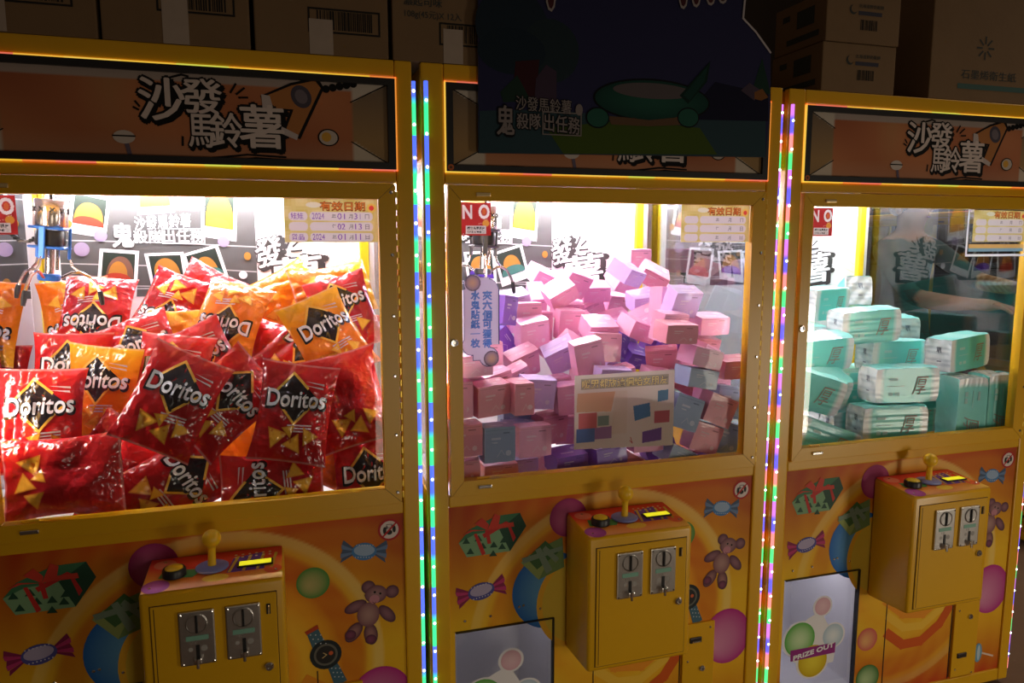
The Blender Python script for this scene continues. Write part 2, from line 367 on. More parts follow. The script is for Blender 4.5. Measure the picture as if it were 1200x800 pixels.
def build_machine():
    M = thing('claw_machine', OM, '', 'claw machine', 'row of yellow claw machines')
    for x0, x1 in ((XL, .1125), (.9545, XR)):
        b = MB(); b.box((x0, 0, BOT), (x1, .022, TOP), .004, seg=2); b.build('corner_post', yellow, M)
        b = MB(); b.box((x0+(.0 if x0 < .5 else .0), .735, BOT), (x1, DEP, TOP-.02), .003)
        b.build('corner_post', yellow, M)
    for nm, z0, z1, d in (('bottom_rail', BOT, .059, .03), ('sill_rail', .790, .8175, .020), ('header_rail', 1.5465, 1.571, .05), ('top_rail', 1.770, TOP, .05)):
        b = MB(); b.box((.113, .001, z0), (.954, d, z1), .003, seg=2); b.build(nm, yellow, M)
    for x0 in (XL+.002, XR-.014):
        b = MB(); b.box((x0, .0225, BOT+.01), (x0+.012, .735, .83)); b.build('side_panel', yellow, M)
        b = MB(); b.box((x0, .0225, 1.60), (x0+.012, .735, 1.79)); b.build('header_side_panel', yellow, M)
    b = MB(); b.box((.113, .785, BOT+.01), (.954, .798, 1.79)); b.build('back_panel', yellow, M)
    b = MB(); b.box((XL+.004, .01, 1.788), (XR-.004, DEP-.005, 1.803)); b.build('top_panel', yellow, M)
    for x in (.11, .95):
        for y in (.08, .72):
            b = MB(); b.lathe([(.022, 0), (.022, .012), (.012, .016), (.012, .031)], 14, Matrix.Translation((x, y, 0))); b.build('foot', black, M)
    # inside of the cabinet
    b = MB(); b.box((XL+.016, .012, .708), (XR-.016, .725, .718)); b.build('deck', whitewall, M)
    b = MB(); b.box((.094, .718, .720), (.952, .730, 1.60)); b.build('back_wall', whitewall, M)
    b = MB(); b.box((XL+.016, .052, 1.602), (XR-.016, .733, 1.612)); b.build('cabinet_ceiling', whitewall, M)
    for x0, x1 in ((.084, .108), (.966, .984)):           # white edge strips and yellow angles in the rear corners
        b = MB(); b.box((x0, .704, .7185), (x1, .7170, 1.60), .002); b.build('edge_strip', whitewall, M)
    for x0, x1 in ((.0705, .0835), (.9385, .9655)):
        b = MB(); b.box((x0, .698, .7185), (x1, .7170, 1.60), .002); b.build('corner_angle', mat('yellow_angle', (.85, .60, .01), .4), M)
    b = MB(); b.box((.115, .028, 1.548), (.953, .048, 1.60)); b.build('header_liner', black, M)
    # door with its glass
    d = MB(); ox0, ox1, oz0, oz1 = .1175, .9505, .8195, 1.5445; g = .0007
    for poly in ([(ox0+g, oz0), (ox1-g, oz0), (WX1-g, WZ0), (WX0+g, WZ0)], [(ox0+g, oz1), (WX0+g, WZ1), (WX1-g, WZ1), (ox1-g, oz1)],
                 [(ox0, oz0+g), (WX0, WZ0+g), (WX0, WZ1-g), (ox0, oz1-g)], [(ox1, oz0+g), (ox1, oz1-g), (WX1, WZ1-g), (WX1, WZ0+g)]):
        d.prism(poly, -.008, .020)
    dr = d.build('door_frame', yellow, M)
    for a_, e_ in ((ox0+.004, WX0-.001), (WX1+.001, ox1-.004)):
        b = MB(); b.box((a_, -.004, oz0+.004), (e_, .0, oz1-.004)); b.build('mitre_gap', darkmetal, dr)
    b = MB(); b.box((WX0-.004, .006, WZ0-.004), (WX1+.004, .010, WZ1+.004)); b.build('glass_pane', glass, M)
    h = MB()
    for i in range(27):
        z = .832+i*.0262; h.cyl((.9525, -.006, z), (.9525, -.006, z+.0135), .0032, n=8)
    h.build('hinge', mat('hinge_brass', (.95, .62, .06), .3, .3), dr)
    for i in range(6):
        z = .845+i*.136; b = MB(); b.lathe([(.004, 0), (.004, .0015), (.002, .003)], 10, Matrix.Translation((.9405, -.008, z)) @ Matrix.Rotation(math.pi/2, 4, 'X')); b.build('bolt', chrome, dr)
    b = MB(); b.lathe([(.0095, 0), (.0095, .004), (.0075, .006), (.004, .0062), (.0035, .003)], 18, Matrix.Translation((.1275, -.008, 1.187)) @ Matrix.Rotation(math.pi/2, 4, 'X'))
    b.build('lock', chrome, dr)
    for z, mt in ((.8385, chrome), (1.524, mat('latch_gold', (.95, .72, .35), .25, .7))):
        b = MB(); b.box((.182, -.013, z-.0045), (.216, -.0075, z+.0045), .002, seg=2); b.build('latch', mt, dr)
    # marquee
    bz = MB()
    for lo, hi in (((.1165, -.004, 1.5745), (.9545, .010, 1.589)), ((.1165, -.004, 1.752), (.9545, .010, 1.7665)), ((.1165, -.004, 1.589), (.1325, .010, 1.752)), ((.9385, -.004, 1.589), (.9545, .010, 1.752))):
        bz.box(lo, hi)
    bz.build('marquee_bezel', black, M)
    el = MB()                                             # thin glowing edge round the bezel
    n = 60; x0, x1, z0, z1 = .1135, .9575, 1.5715, 1.7695; wd = .0028
    def ec(t): return [(1, .58, .05), (1, .66, .08), (1, .60, .05), (1, .28, .05), (.95, .2, .12), (1, .55, .06), (1, .66, .1), (1, .62, .06), (.75, .8, .1)][int(t*12.7) % 9]
    for i in range(n):
        a = x0+(x1-x0)*i/n; e = x0+(x1-x0)*(i+1)/n
        el.box((a, -.003, z0), (e, .004, z0+wd), c=ec(i/n+.1)); el.box((a, -.003, z1-wd), (e, .004, z1), c=ec(i/n*.7+.3))
    for i in range(14):
        a = z0+(z1-z0)*i/14; e = z0+(z1-z0)*(i+1)/14
        el.box((x0, -.003, a), (x0+wd, .004, e), c=(1, .62, .08)); el.box((x1-wd, -.003, a), (x1, .004, e), c=(1, .35, .05))
    el.build('marquee_light', mat_print('edge_glow', .5, emis=.75), M)
    marquee_art(M)
    # art panel with the prize opening cut out
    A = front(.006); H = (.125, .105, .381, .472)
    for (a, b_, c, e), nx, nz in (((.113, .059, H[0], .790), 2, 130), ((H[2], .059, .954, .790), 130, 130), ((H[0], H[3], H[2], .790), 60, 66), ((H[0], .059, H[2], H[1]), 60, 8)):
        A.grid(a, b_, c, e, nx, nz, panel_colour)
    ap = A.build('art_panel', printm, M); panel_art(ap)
    # prize opening
    c = MB(); c.box((H[0]-.006, .012, H[1]-.006), (H[2]+.006, .300, H[1])); c.box((H[0]-.006, .012, H[3]), (H[2]+.006, .300, H[3]+.006))
    c.box((H[0]-.006, .012, H[1]), (H[0], .300, H[3])); c.box((H[2], .012, H[1]), (H[2]+.006, .300, H[3])); c.box((H[0]-.006, .295, H[1]), (H[2]+.006, .301, H[3]))
    pc = c.build('prize_chute', whitegrey, M)
    b = MB(); b.box((H[2]-.004, -.002, H[1]), (H[2], .012, H[3])); b.box((H[0], -.002, H[3]-.002), (H[2]-.004, .008, H[3])); b.build('chute_trim', black, pc)
    b = MB(); b.box((H[0]+.03, .10, H[3]-.008), (H[2]-.03, .13, H[3]-.001)); b.build('chute_fill', mat('chute_glow', (.8, .8, .8), .5, emit=(.92, .9, 1.0), estr=1.6), pc)  # glowing strip added to brighten the chute, not a known part of the machine
    f = MB(); f.box((H[0]+.006, .020, H[1]+.02), (H[2]-.008, .024, H[3]-.012)); fo = f.build('prize_flap', acrylic, M)
    prize_sticker(fo)
    # plates and lower door
    b = MB(); b.box((.752, -.002, .064), (.849, .006, .391), .001); bp = b.build('cash_plate', yellow, M)
    for (x, z) in ((.835, .375), (.768, .285), (.768, .09), (.835, .07)):
        b = MB(); b.lathe([(.0032, 0), (.0032, .0012), (.0015, .0022)], 8, Matrix.Translation((x, -.002, z)) @ Matrix.Rotation(math.pi/2, 4, 'X')); b.build('bolt', chrome, bp)
    b = MB(); b.lathe([(.0085, 0), (.0085, .004), (.0065, .006), (.003, .006), (.003, .003)], 16, Matrix.Translation((.812, -.002, .26)) @ Matrix.Rotation(math.pi/2, 4, 'X')); b.build('lock', chrome, bp)
    for z in (.345, .135):
        b = MB(); b.box((.772, -.006, z-.008), (.808, -.001, z+.008), .003, seg=2); b.build('hasp', darkmetal, bp)
        b = MB(); b.box((.778, -.0095, z-.006), (.804, -.0055, z-.001), .002); b.build('hasp_bar', chrome, bp)
    for x in (.4925, .7475):
        b = MB(); b.box((x-.0012, .0045, .06), (x+.0012, .0075, .43)); b.build('door_seam', darkmetal, ap)
    coin_box(M)
    # light tubes under the cabinet ceiling
    lt = mat('tube_light', (.9, .9, .9), .4, emit=(1.0, .94, 1.0), estr=TUBE_POWER)
    b = MB(); b.cyl((.12, .66, 1.585), (.93, .66, 1.585), .011, n=12); b.build('light_tube', lt, M)
    b = MB(); b.cyl((.087, .033, 1.02), (.087, .033, 1.54), .0065, n=12); b.build('light_tube', mat('tube_light_front', (.9, .9, .9), .4, emit=(1.0, .94, 1.0), estr=TUBE_POWER*.42), M)
    back_art(M)
    return M

def marquee_art(M):
    A = front(.004); Z0, Z1, X0, X1 = 1.586, 1.755, .130, .941
    def bg(x, z):
        u = (x-X0)/(X1-X0); v = (z-Z0)/(Z1-Z0)
        c = lerp((.34, .10, .045), (.50, .19, .08), .5+.5*math.sin(u*9+1)*math.cos(v*3-.6+u*5))
        c = lerp(c, (.42, .25, .10), max(0, 1-abs(u-.33)/.07)*.5*v)
        if v < .3: c = lerp(c, (.46, .24, .14), (.3-v)/.3*.6)
        if u < .10 or u > .90:
            e = min(u, 1-u)/.10; side = lerp((.16, .12, .09), (.34, .21, .09), 1-abs(v-.25)*1.2)
            wedge = .25*e
            c = side
            if v > 1-wedge: c = (.55, .48, .40)
            if v < wedge*1.1: c = (.55, .46, .36)
        elif v > .90: c = (.40, .32, .28)
        return c
    A.grid(X0, Z0, X1, Z1, 120, 40, bg)
    sg = A.build('marquee_sign', matte, M)
    T = front(.0036)
    blk = (.008, .007, .007); wt = (.62, .52, .48); gy = (.36, .27, .25)
    def q(x, y): return P(0, x, y)
    for ch, (xa, ya, xb, yb) in (('沙', (164, 140, 214, 93)), ('發', (213, 132, 258, 94)), ('馬', (222, 172, 248, 135)), ('鈴', (247, 172, 282, 133)), ('薯', (282, 173, 331, 125))):
        a = q(xa, ya); b = q(xb, yb)
        T.text(ch, a[0], a[1], b[0], b[1], blk, 1, bold=.085)
        T.text(ch, a[0]+.003, a[1]-.005, b[0]+.006, b[1]-.004, blk, 2, bold=.075)
    for ch, (xa, ya, xb, yb) in (('沙', (164, 140, 214, 93)), ('發', (213, 132, 258, 94)), ('馬', (222, 172, 248, 135)), ('鈴', (247, 172, 282, 133)), ('薯', (282, 173, 331, 125))):
        a = q(xa, ya); b = q(xb, yb)
        T.text(ch, a[0], a[1], b[0], b[1], wt, 4, bold=.026)
    T.build('marquee_lettering', matte, sg); T = front(.0036)
    def ln(pts, wd=.004, c=blk, k=4): T.line([q(*p) for p in pts], wd, c, k)
    def each(pts):
        U = front(.0030); U.line([q(*p) for p in pts], .004, blk, 1); U.build('ink_stroke', matte, sg)
    for pts in ([(158, 118), (163, 124)], [(156, 125), (162, 128)], [(276, 98), (270, 108)], [(286, 103), (277, 110)], [(290, 114), (280, 114)], [(214, 160), (214, 170)], [(200, 90), (212, 87), (220, 89)], [(248, 185), (290, 181), (335, 184)], [(265, 189), (300, 185), (342, 188)], [(122, 182), (124, 187)]): each(pts)
    # joystick and red button drawn on the sign, crown, plug, coin
    c1 = q(153, 184); T.disc(*c1, .022, .005, (.55, .16, .05), 3); ln([(148, 167), (153, 184)], .008, (.13, .1, .14), 4)
    c1 = q(145, 160); T.disc(*c1, .020, .013, (.55, .47, .42), 4); T.line([(c1[0]-.02, c1[1]+.002), (c1[0]+.02, c1[1]+.002)], .003, blk, 5)
    T.build('joystick_drawing', matte, sg); T = front(.0036)
    c1 = q(53, 182); T.disc(*c1, .045, .008, blk, 2); T.disc(*c1, .042, .0065, (.5, .08, .05), 3)
    T.build('red_button_drawing', matte, sg); T = front(.0036)
    T.poly([q(*p) for p in ((312, 128), (305, 112), (340, 97), (372, 90), (380, 103), (352, 163), (330, 154), (340, 130))], blk, 3)
    T.poly([q(*p) for p in ((316, 126), (309, 113), (341, 100), (369, 94), (376, 103), (350, 158), (335, 152), (344, 128))], (.40, .16, .05), 4)
    c1 = q(353, 113); T.disc(*c1, .020, .024, (.07, .06, .08), 5, rot=.5); T.disc(*c1, .012, .015, (.16, .13, .15), 6, rot=.5)
    T.poly([q(*p) for p in ((306, 110), (316, 112), (320, 126), (308, 129))], (.5, .42, .4), 5); T.poly([q(*p) for p in ((330, 148), (350, 158), (348, 164), (329, 156))], (.5, .42, .4), 5)
    for i in range(5): c1 = q(382+i*8, 104-i*1.5); T.disc(*c1, .008, .008, blk, 3)
    c1 = q(385, 161); T.disc(*c1, .022, .018, blk, 3); T.disc(*c1, .019, .0155, (.5, .42, .36), 4); T.disc(c1[0]-.004, c1[1]+.001, .010, .010, (.6, .32, .05), 5)
    T.build('arm_drawing', matte, sg); T = front(.0036)
    for s_ in (-1, 1):                                     # edges of the drawn box
        xe = X0+.081 if s_ < 0 else X1-.081; xo = X0 if s_ < 0 else X1
        for za, zb in ((Z1, Z1-.042), (Z0, Z0+.045)):
            U = front(.0036); U.line([(xo, za), (xe, zb)], .0022, blk, 2); U.build('ink_stroke', matte, sg)
    c1 = (X0-.004, 1.583); T2 = front(-.0042); T2.disc(c1[0], c1[1], .007, .007, (.5, .12, .03), 1); T2.disc(c1[0], c1[1], .003, .003, (.1, .05, .03), 2)
    T2.build('marquee_knob', printm, sg)

def panel_art(ap):
    A = front(.0056)
    def q(m, x, y): return P(m, x, y)
    def nxt(A, name): A.build(name, printm, ap); return front(.0056)
    def pl(m, pts, c, k): A.poly([q(m, *p) for p in pts], c, k)
    # big green present with red ribbon (seen best on the left machine)
    G1, G2, GD, RD = (.20, .36, .19), (.05, .17, .08), (.02, .07, .04), (.52, .03, .025)
    pl(0, [(2, 703), (17, 722), (88, 712), (68, 683), (28, 690)], G1, 1)
    pl(0, [(68, 683), (88, 712), (112, 677), (100, 659)], GD, 1)
    pl(0, [(2, 703), (28, 690), (68, 683), (100, 659), (62, 664), (18, 684)], G2, 1)
    for cx, cy in ((22, 714), (42, 706), (60, 704), (74, 706), (14, 700), (60, 716), (34, 696), (76, 697)):
        pl(0, [(cx-6, cy+4), (cx+7, cy+3), (cx, cy-5)], GD, 2)
    for pts in ([(26, 690), (31, 689), (48, 716), (42, 719)], [(44, 684), (50, 683), (56, 702), (50, 703)], [(40, 690), (78, 671), (82, 674), (44, 695)], [(78, 671), (83, 673), (96, 693), (92, 699)]): pl(0, pts, RD, 3)
    for pts in ([(48, 684), (26, 676), (38, 667), (50, 676)], [(48, 684), (58, 661), (68, 664), (66, 676)], [(48, 684), (62, 676), (90, 672), (92, 678), (60, 682)], [(48, 684), (24, 686), (8, 692), (20, 684)]): pl(0, pts, (.60, .05, .03), 4)
    A = nxt(A, 'present_print')
    # sweet, two-coloured wrapper
    def sweet(m, c, ang, L, H, cw, cb, cd, k=2):
        x, z = q(m, *c); cr, sr = math.cos(ang), math.sin(ang)
        R = lambda a, b: (x+a*cr-b*sr, z+a*sr+b*cr)
        for s_ in (-1, 1):
            for i in range(5):
                t0 = -1+2*i/5; t1 = t0+.4
                A.poly([R(s_*L*.45, t0*H*.3), R(s_*L*1.0, t0*H*1.1), R(s_*L*(.95+.07*(i % 2)), t1*H*1.1), R(s_*L*.45, t1*H*.3)], cw if i % 2 else tuple(v*.5 for v in cw), k)
        A.poly([R(L*.55*math.cos(a)*1.0, H*.85*math.sin(a)) for a in [2*math.pi*i/20 for i in range(20)]], cd, k+1)
        A.poly([R(L*.46*math.cos(a), H*.55*math.sin(a)+H*.12) for a in [2*math.pi*i/20 for i in range(20)]], cb, k+2)
        for i in range(-3, 4):
            for j in (-.55, .62):
                A.disc(*R(i*L*.12, j*H), L*.025, L*.025, (.65, .62, .66), k+3, n=8)
    sweet(0, (45, 768), .17, .062, .026, (.50, .04, .16), (.42, .36, .52), (.08, .08, .30))
    A = nxt(A, 'sweet_print')
    sweet(0, (427, 647), -.12, .052, .025, (.14, .22, .38), (.32, .44, .62), (.07, .22, .48))
    A = nxt(A, 'sweet_print')
    # balls
    def ball(m, c, r, ci, co, k=2): A.disc(*q(m, *c), r, r, ci, k, c2=co, off=(-.25, -.15), n=30)
    ball(0, (180, 664), .050, (.55, .12, .26), (.32, .02, .13), 3)
    x, z = .372, .545
    A.disc(x, z, .101, .101, (.16, .42, .62), 1, c2=(.02, .14, .48), off=(.3, 0), n=40)
    A.disc(.447, .505, .112, .125, (.84, .45, .03), 2, n=40); A.disc(.45, .505, .100, .113, (.72, .50, .05), 3, n=40)
    A = nxt(A, 'balloon_print')
    ball(0, (367, 684), .037, (.45, .42, .16), (.06, .26, .05))
    A = nxt(A, 'balloon_print')
    A.disc(*q(1, 853, 746), .073, .080, (.66, .26, .42), 2, c2=(.46, .02, .22), off=(-.5, -.3), n=36)
    A = nxt(A, 'balloon_print')
    ball(2, (1018, 750), .036, (.80, .42, .16), (.62, .10, .10)); A = nxt(A, 'balloon_print'); ball(2, (1018, 795), .042, (.45, .60, .30), (.04, .17, .03), 3)
    A = nxt(A, 'balloon_print')
    # small present
    pl(1, [(611, 660), (635, 642), (660, 630), (662, 665), (632, 680)], (.16, .26, .09), 4)
    pl(1, [(611, 660), (622, 650), (640, 664), (632, 680)], (.30, .38, .12), 5)
    for pts in ([(628, 645), (634, 642), (648, 668), (641, 673)], [(612, 655), (660, 640), (660, 645), (614, 661)], [(640, 640), (656, 655), (652, 660), (636, 645)]): pl(1, pts, (.20, .28, .20), 6)
    pl(1, [(618, 655), (640, 634), (655, 648), (630, 668)], (.06, .15, .05), 5)
    A = nxt(A, 'present_print')
    # teddy bear
    dk, md, pk = (.085, .028, .050), (.27, .13, .16), (.50, .22, .27)
    bx = lambda x, y: q(0, x, y)
    for c in ((432, 689), (460, 694)): A.disc(*bx(*c), .016, .016, md, 2, c2=dk)
    for c, r, a in (((417, 712), (.027, .014), .35), ((454, 720), (.027, .014), -.9)): A.disc(*bx(*c), *r, md, 2, c2=dk, rot=a)
    A.disc(*bx(432, 721), .026, .030, (.42, .25, .22), 4, c2=(.20, .08, .10))
    for c, a in (((415, 742), .9), ((435, 744), 1.7)): A.disc(*bx(*c), .027, .016, (.36, .18, .17), 3, c2=dk, rot=a)
    for c in ((411, 745), (435, 750)): A.disc(*bx(*c), .013, .012, (.22, .06, .12), 5, c2=dk)
    A.disc(*bx(441, 697), .026, .022, (.36, .2, .2), 5, c2=(.16, .06, .085)); A.disc(*bx(439, 703), .012, .011, pk, 6)
    for c in ((439.5, 694.5), (446, 696)): A.disc(*bx(*c), .0028, .0028, (.005, .005, .005), 7, n=8)
    A.line([bx(437, 706), bx(439, 708), bx(441, 706)], .0012, (.1, .03, .05), 7)
    A = nxt(A, 'bear_print')
    # wrist watch
    pl(0, [(360, 745), (373, 738), (382, 755), (368, 765)], (.06, .14, .20), 3); pl(0, [(385, 785), (396, 778), (407, 798), (393, 806)], (.06, .14, .20), 3)
    pl(0, [(357, 742), (372, 733), (374, 738), (360, 746)], (.45, .06, .02), 2)
    A.disc(*bx(382, 768), .036, .036, (.02, .03, .035), 4); A.disc(*bx(382, 768), .027, .027, (.14, .14, .12), 5); A.disc(*bx(382, 768), .022, .022, (.03, .03, .03), 6)
    A.disc(*bx(388, 766), .005, .005, (.6, .12, .04), 7); A.line([bx(378, 772), bx(383, 768), bx(379, 766)], .002, (.6, .45, .2), 7)
    for i in range(9): A.disc(*bx(364+(i % 3)*5+i*1.0, 745+(i//3)*5), .0018, .0018, (.5, .55, .6), 4, n=6); A.disc(*bx(389+(i % 3)*4+i*.6, 784+(i//3)*5), .0018, .0018, (.5, .55, .6), 4, n=6)
    A = nxt(A, 'watch_print')
    # lolly
    a, b = q(2, 1150, 765), q(2, 1165, 769); A.line([a, b], .006, (.75, .6, .5), 2); A.disc(a[0]-.008, a[1], .016, .032, (.15, .35, .5), 3); A.disc(a[0]-.006, a[1], .006, .026, (.5, .62, .7), 4)
    A = nxt(A, 'lolly_print')
    # swirl of the lower door print
    for i, (c, wd) in enumerate((((.80, .30, .02), .05), ((.86, .52, .05), .025), ((.62, .10, .012), .03))):
        A.line([(.5, .30-.055*i+.06), (.56, .255-.055*i+.06), (.63, .245-.05*i+.06), (.70, .29-.05*i+.06), (.735, .34-.05*i+.06)], wd, c, 1)
    A = nxt(A, 'swirl_print')
    # no-kicking sign
    c = (.921, .752); A.disc(*c, .0265, .0265, (.45, .02, .02), 2); A.disc(*c, .0215, .0215, (.72, .62, .58), 3)
    for x, z, rx, rz in ((-.011, -.001, .004, .009), (.011, .001, .004, .009), (0, -.006, .007, .006), (-.006, .006, .003, .004), (.007, .009, .003, .003)): A.disc(c[0]+x, c[1]+z, rx, rz, (.02, .02, .02), 4, n=10)
    A.frame(c[0]-.007, c[1]+.004, c[0]+.006, c[1]+.014, .0018, (.25, .2, .2), 4)
    A.line([(c[0]-.015, c[1]-.015), (c[0]+.015, c[1]+.015)], .004, (.5, .02, .02), 5)
    A.build('no_kicking_sticker', printm, ap)
    for x, z in ((.150, .497), (.215, .50), (.289, .513), (.345, .50), (.16, .80), (.30, .515)):
        if z < .79:
            b = MB(); b.lathe([(.0035, 0), (.0035, .0012), (.0018, .0024)], 8, Matrix.Translation((x, .0052, z)) @ Matrix.Rotation(math.pi/2, 4, 'X')); b.build('rivet', chrome, ap)

def prize_sticker(fo):
    A = front(.0196)
    def q(x, y): return P(2, x, y, .02)
    wt = (.85, .83, .85)
    def disc(x, y, r, c, k, c2=None, kz=1.): A.disc(*q(x, y), r, r*kz, c, k, c2=c2, n=30)
    for x, y, r in ((937, 749, .060), (976, 744, .043), (952, 774, .058), (964, 710, .034)): disc(x, y, r, wt, 0, kz=.95)
    A.poly([q(*p) for p in ((922, 765), (928, 742), (946, 725), (962, 715), (972, 735), (980, 755), (976, 775), (950, 782), (930, 776))], wt, 0)
    disc(937, 749, .052, (.60, .78, .45), 2, (.10, .42, .06)); disc(976, 744, .036, (.80, .85, .88), 2, (.45, .60, .72)); disc(952, 774, .050, (.86, .70, .05), 2, (.62, .42, .01)); disc(964, 710, .027, (.80, .55, .60), 2, (.72, .42, .50))
    A.poly([q(*p) for p in ((926, 762), (979, 752), (978, 764), (926, 775))], (.30, .03, .22), 3)
    a = q(929, 772.5); b = q(977, 754)
    A.text('PRIZE OUT', a[0]+.001, a[1]+.007, b[0]-.001, b[1]-.004, wt, 6, bold=.07, slope=.020)
    A.build('prize_sticker', paper, fo, label='round balloon sticker lettered PRIZE OUT')

def atz(x, y, Z):
    d = FW + RT*(x-600)/FPX - UP*(y-400)/FPX
    return CAM + d*((Z-CAM[2])/d[2])
BX0, BX1, BZ0, BZ1, BY = .412, .685, .398, .734, -.142
def coin_box(M):
    bm = bmesh.new()
    vs = [bm.verts.new(v) for v in ((BX0, BY, BZ0), (BX1, BY, BZ0), (BX1, .004, BZ0-.012), (BX0, .004, BZ0-.012), (BX0, BY, BZ1), (BX1, BY, BZ1), (BX1, .004, BZ1+.010), (BX0, .004, BZ1+.010))]
    for f in ((0, 3, 2, 1), (4, 5, 6, 7), (0, 1, 5, 4), (1, 2, 6, 5), (2, 3, 7, 6), (3, 0, 4, 7)): bm.faces.new([vs[i] for i in f])
    bmesh.ops.bevel(bm, geom=bm.edges[:], offset=.009, segments=4, profile=.5, affect='EDGES')
    b = MB(); b.bm(bm); cb = b.build('coin_box', yellow, M, smooth=True, angle=50)
    # door on the face
    Yf = BY-.0012
    def q(x, y): return P(0, x, y, Yf)
    DX0, DX1, DZ0, DZ1 = .432, .668, .412, .707
    b = MB(); b.box((DX0, Yf-.002, DZ0), (DX1, Yf+.002, DZ1), .0012); cdoor = b.build('coin_door', yellow, M)
    b = MB(); g = .0016
    b.box((DX0-g, Yf+.0002, DZ0-g), (DX1+g, Yf+.0012, DZ1+g)); b.build('door_gap', mat('gap_brown', (.06, .025, .003), .7), cdoor)
    b = MB(); b.box((DX0+.006, Yf-.0024, DZ0+.004), (DX0+.0075, Yf-.0015, DZ1-.004)); b.build('hinge_line', mat('gap_brown'), cdoor)
    fy = Yf-.002
    for X, Z in ((.5155, .634), (.603, .634)):
        hw, hh = .0335, .057
        b = MB(); b.box((X-hw, fy-.006, Z-hh), (X+hw, fy, Z+hh), .003, seg=2); b.build('coin_acceptor', brushed, cdoor)
        R = Matrix.Rotation(math.pi/2, 4, 'X')
        b = MB(); b.lathe([(.0205, 0), (.0205, .0022), (.0190, .0030), (.0175, .0014), (.001, .0013)], 26, Matrix.Translation((X, fy-.006, Z+.031)) @ R); b.build('coin_ring', brushed, cdoor)
        b = MB(); b.box((X-.0023, fy-.0115, Z+.013), (X+.0023, fy-.0075, Z+.049), .001); b.build('coin_slot', black, cdoor)
        b = MB(); b.box((X-.021, fy-.0068, Z-.004), (X+.021, fy-.0058, Z+.006)); b.build('green_strip', mat('strip_green', (.20, .42, .32), .5), cdoor)
        b = MB(); b.box((X-.0035, fy-.0075, Z-.045), (X+.0035, fy-.0055, Z-.014)); b.build('lever_slot', black, cdoor)
        b = MB(); b.box((X-.0075, fy-.018, Z-.050), (X+.0075, fy-.0055, Z-.038), .002, seg=2); b.cyl((X, fy-.016, Z-.058), (X, fy-.016, Z-.038), .0035, n=10); b.build('return_lever', chrome, cdoor)
        for sx in (-1, 1):
            for sz in (-1, 1):
                b = MB(); b.lathe([(.0026, 0), (.0026, .001), (.001, .002)], 8, Matrix.Translation((X+sx*.029, fy-.006, Z+sz*.052)) @ R); b.build('screw', chrome, cdoor)
        T = front(fy-.0062); T.text('10', X-.012, Z-.012, X-.001, Z-.006, (.3, .28, .26), 1); T.disc(X+.012, Z-.022, .0065, .0065, (.35, .33, .31), 1); T.disc(X-.013, Z-.022, .0045, .0045, (.4, .38, .36), 1); T.build('acceptor_marks', printm, cdoor)
    R = Matrix.Rotation(math.pi/2, 4, 'X')
    b = MB(); b.lathe([(.0095, 0), (.0095, .004), (.007, .007), (.0035, .007), (.0035, .004)], 18, Matrix.Translation((.6485, fy, .548)) @ R); b.build('lock', chrome, cdoor)
    b = MB(); b.box((.648, fy-.0015, .662), (.656, fy+.001, .684)); b.build('latch_slot', black, cdoor)
    b = MB(); b.box((.651, fy-.006, .664), (.654, fy, .682), .001); b.build('latch_tab', mat('latch_gold'), cdoor)
    # control panel printed on top
    sl = .010/(.004-BY)
    Zt = lambda y: BZ1+(y-BY)*sl
    A = Print(lambda x, y, k: (x, y, Zt(y)+.0004+k*.00025))
    x0, x1, y0, y1 = BX0+.004, BX1-.004, BY+.004, .003
    def pc(x, y):
        u = (x-x0)/(x1-x0); v = (y-y0)/(y1-y0)
        c = lerp((.92, .62, .05), (.80, .06, .03), v*1.5-.1+.4*math.sin(u*3.1))
        return lerp(c, (.92, .30, .35), max(0, .25-v)*2*(1-abs(u-.3)))
    A.grid(x0, y0, x1, y1, 30, 16, pc)
    A.disc(x0+.024, y0+.022, .026, .026, (.55, .12, .45), 1, c2=(.40, .06, .34)); A.disc(x0+.03, y1-.028, .022, .02, (.80, .22, .12), 1)
    A.disc(x1-.018, y0+.04, .018, .018, (.85, .14, .05), 1); A.disc(x0+.135, y0+.03, .026, .015, (.92, .62, .06), 1)
    A.poly([(x0+.024, y0+.055), (x0+.09, y0+.045), (x0+.11, y0+.075), (x0+.03, y0+.088)], (.10, .35, .09), 1)
    A.poly([(x0+.155, y0+.045), (x1-.035, y0+.045), (x1-.04, y1-.02), (x0+.165, y1-.035)], (.16, .06, .36), 1)
    for i in range(4): A.line([(x0+.16+i*.028, y0+.048), (x0+.175+i*.026, y1-.03)], .006, (.70, .50, .05), 2)
    for i in range(12): A.disc(x0+.17+(i % 6)*.014, y1-.022-(i//6)*.012, .003, .003, (.75, .65, .3), 2, n=8)
    cp = A.build('control_panel', printm, M)
    jx, jy = .541, -.062; zt = Zt(jy)
    b = MB(); b.lathe([(.033, 0), (.033, .003), (.030, .005), (.008, .006)], 26, Matrix.Translation((jx, jy, zt+.001))); b.build('joystick_plate', mat('joystick_blue', (.20, .24, .56), .4), cp, smooth=True)
    prof = [(.0085, 0), (.0075, .035), (.0085, .042)]+[(.019*math.sin(a), .060-.019*math.cos(a)) for a in [.5+i*(math.pi-.5)/10 for i in range(10)]]+[(.0005, .079)]
    b = MB(); b.lathe(prof, 20, Matrix.Translation((jx, jy, zt+.004)) @ Matrix.Rotation(.03, 4, 'Y')); b.build('joystick', mat('joystick_yellow', (.86, .50, .01), .35), cp, smooth=True)
    bx, by = .470, -.077; zt = Zt(by)
    b = MB(); b.lathe([(.023, 0), (.023, .012), (.021, .016), (.0185, .016), (.018, .010)], 24, Matrix.Translation((bx, by, zt+.001))); b.build('button_ring', black, cp, smooth=True)
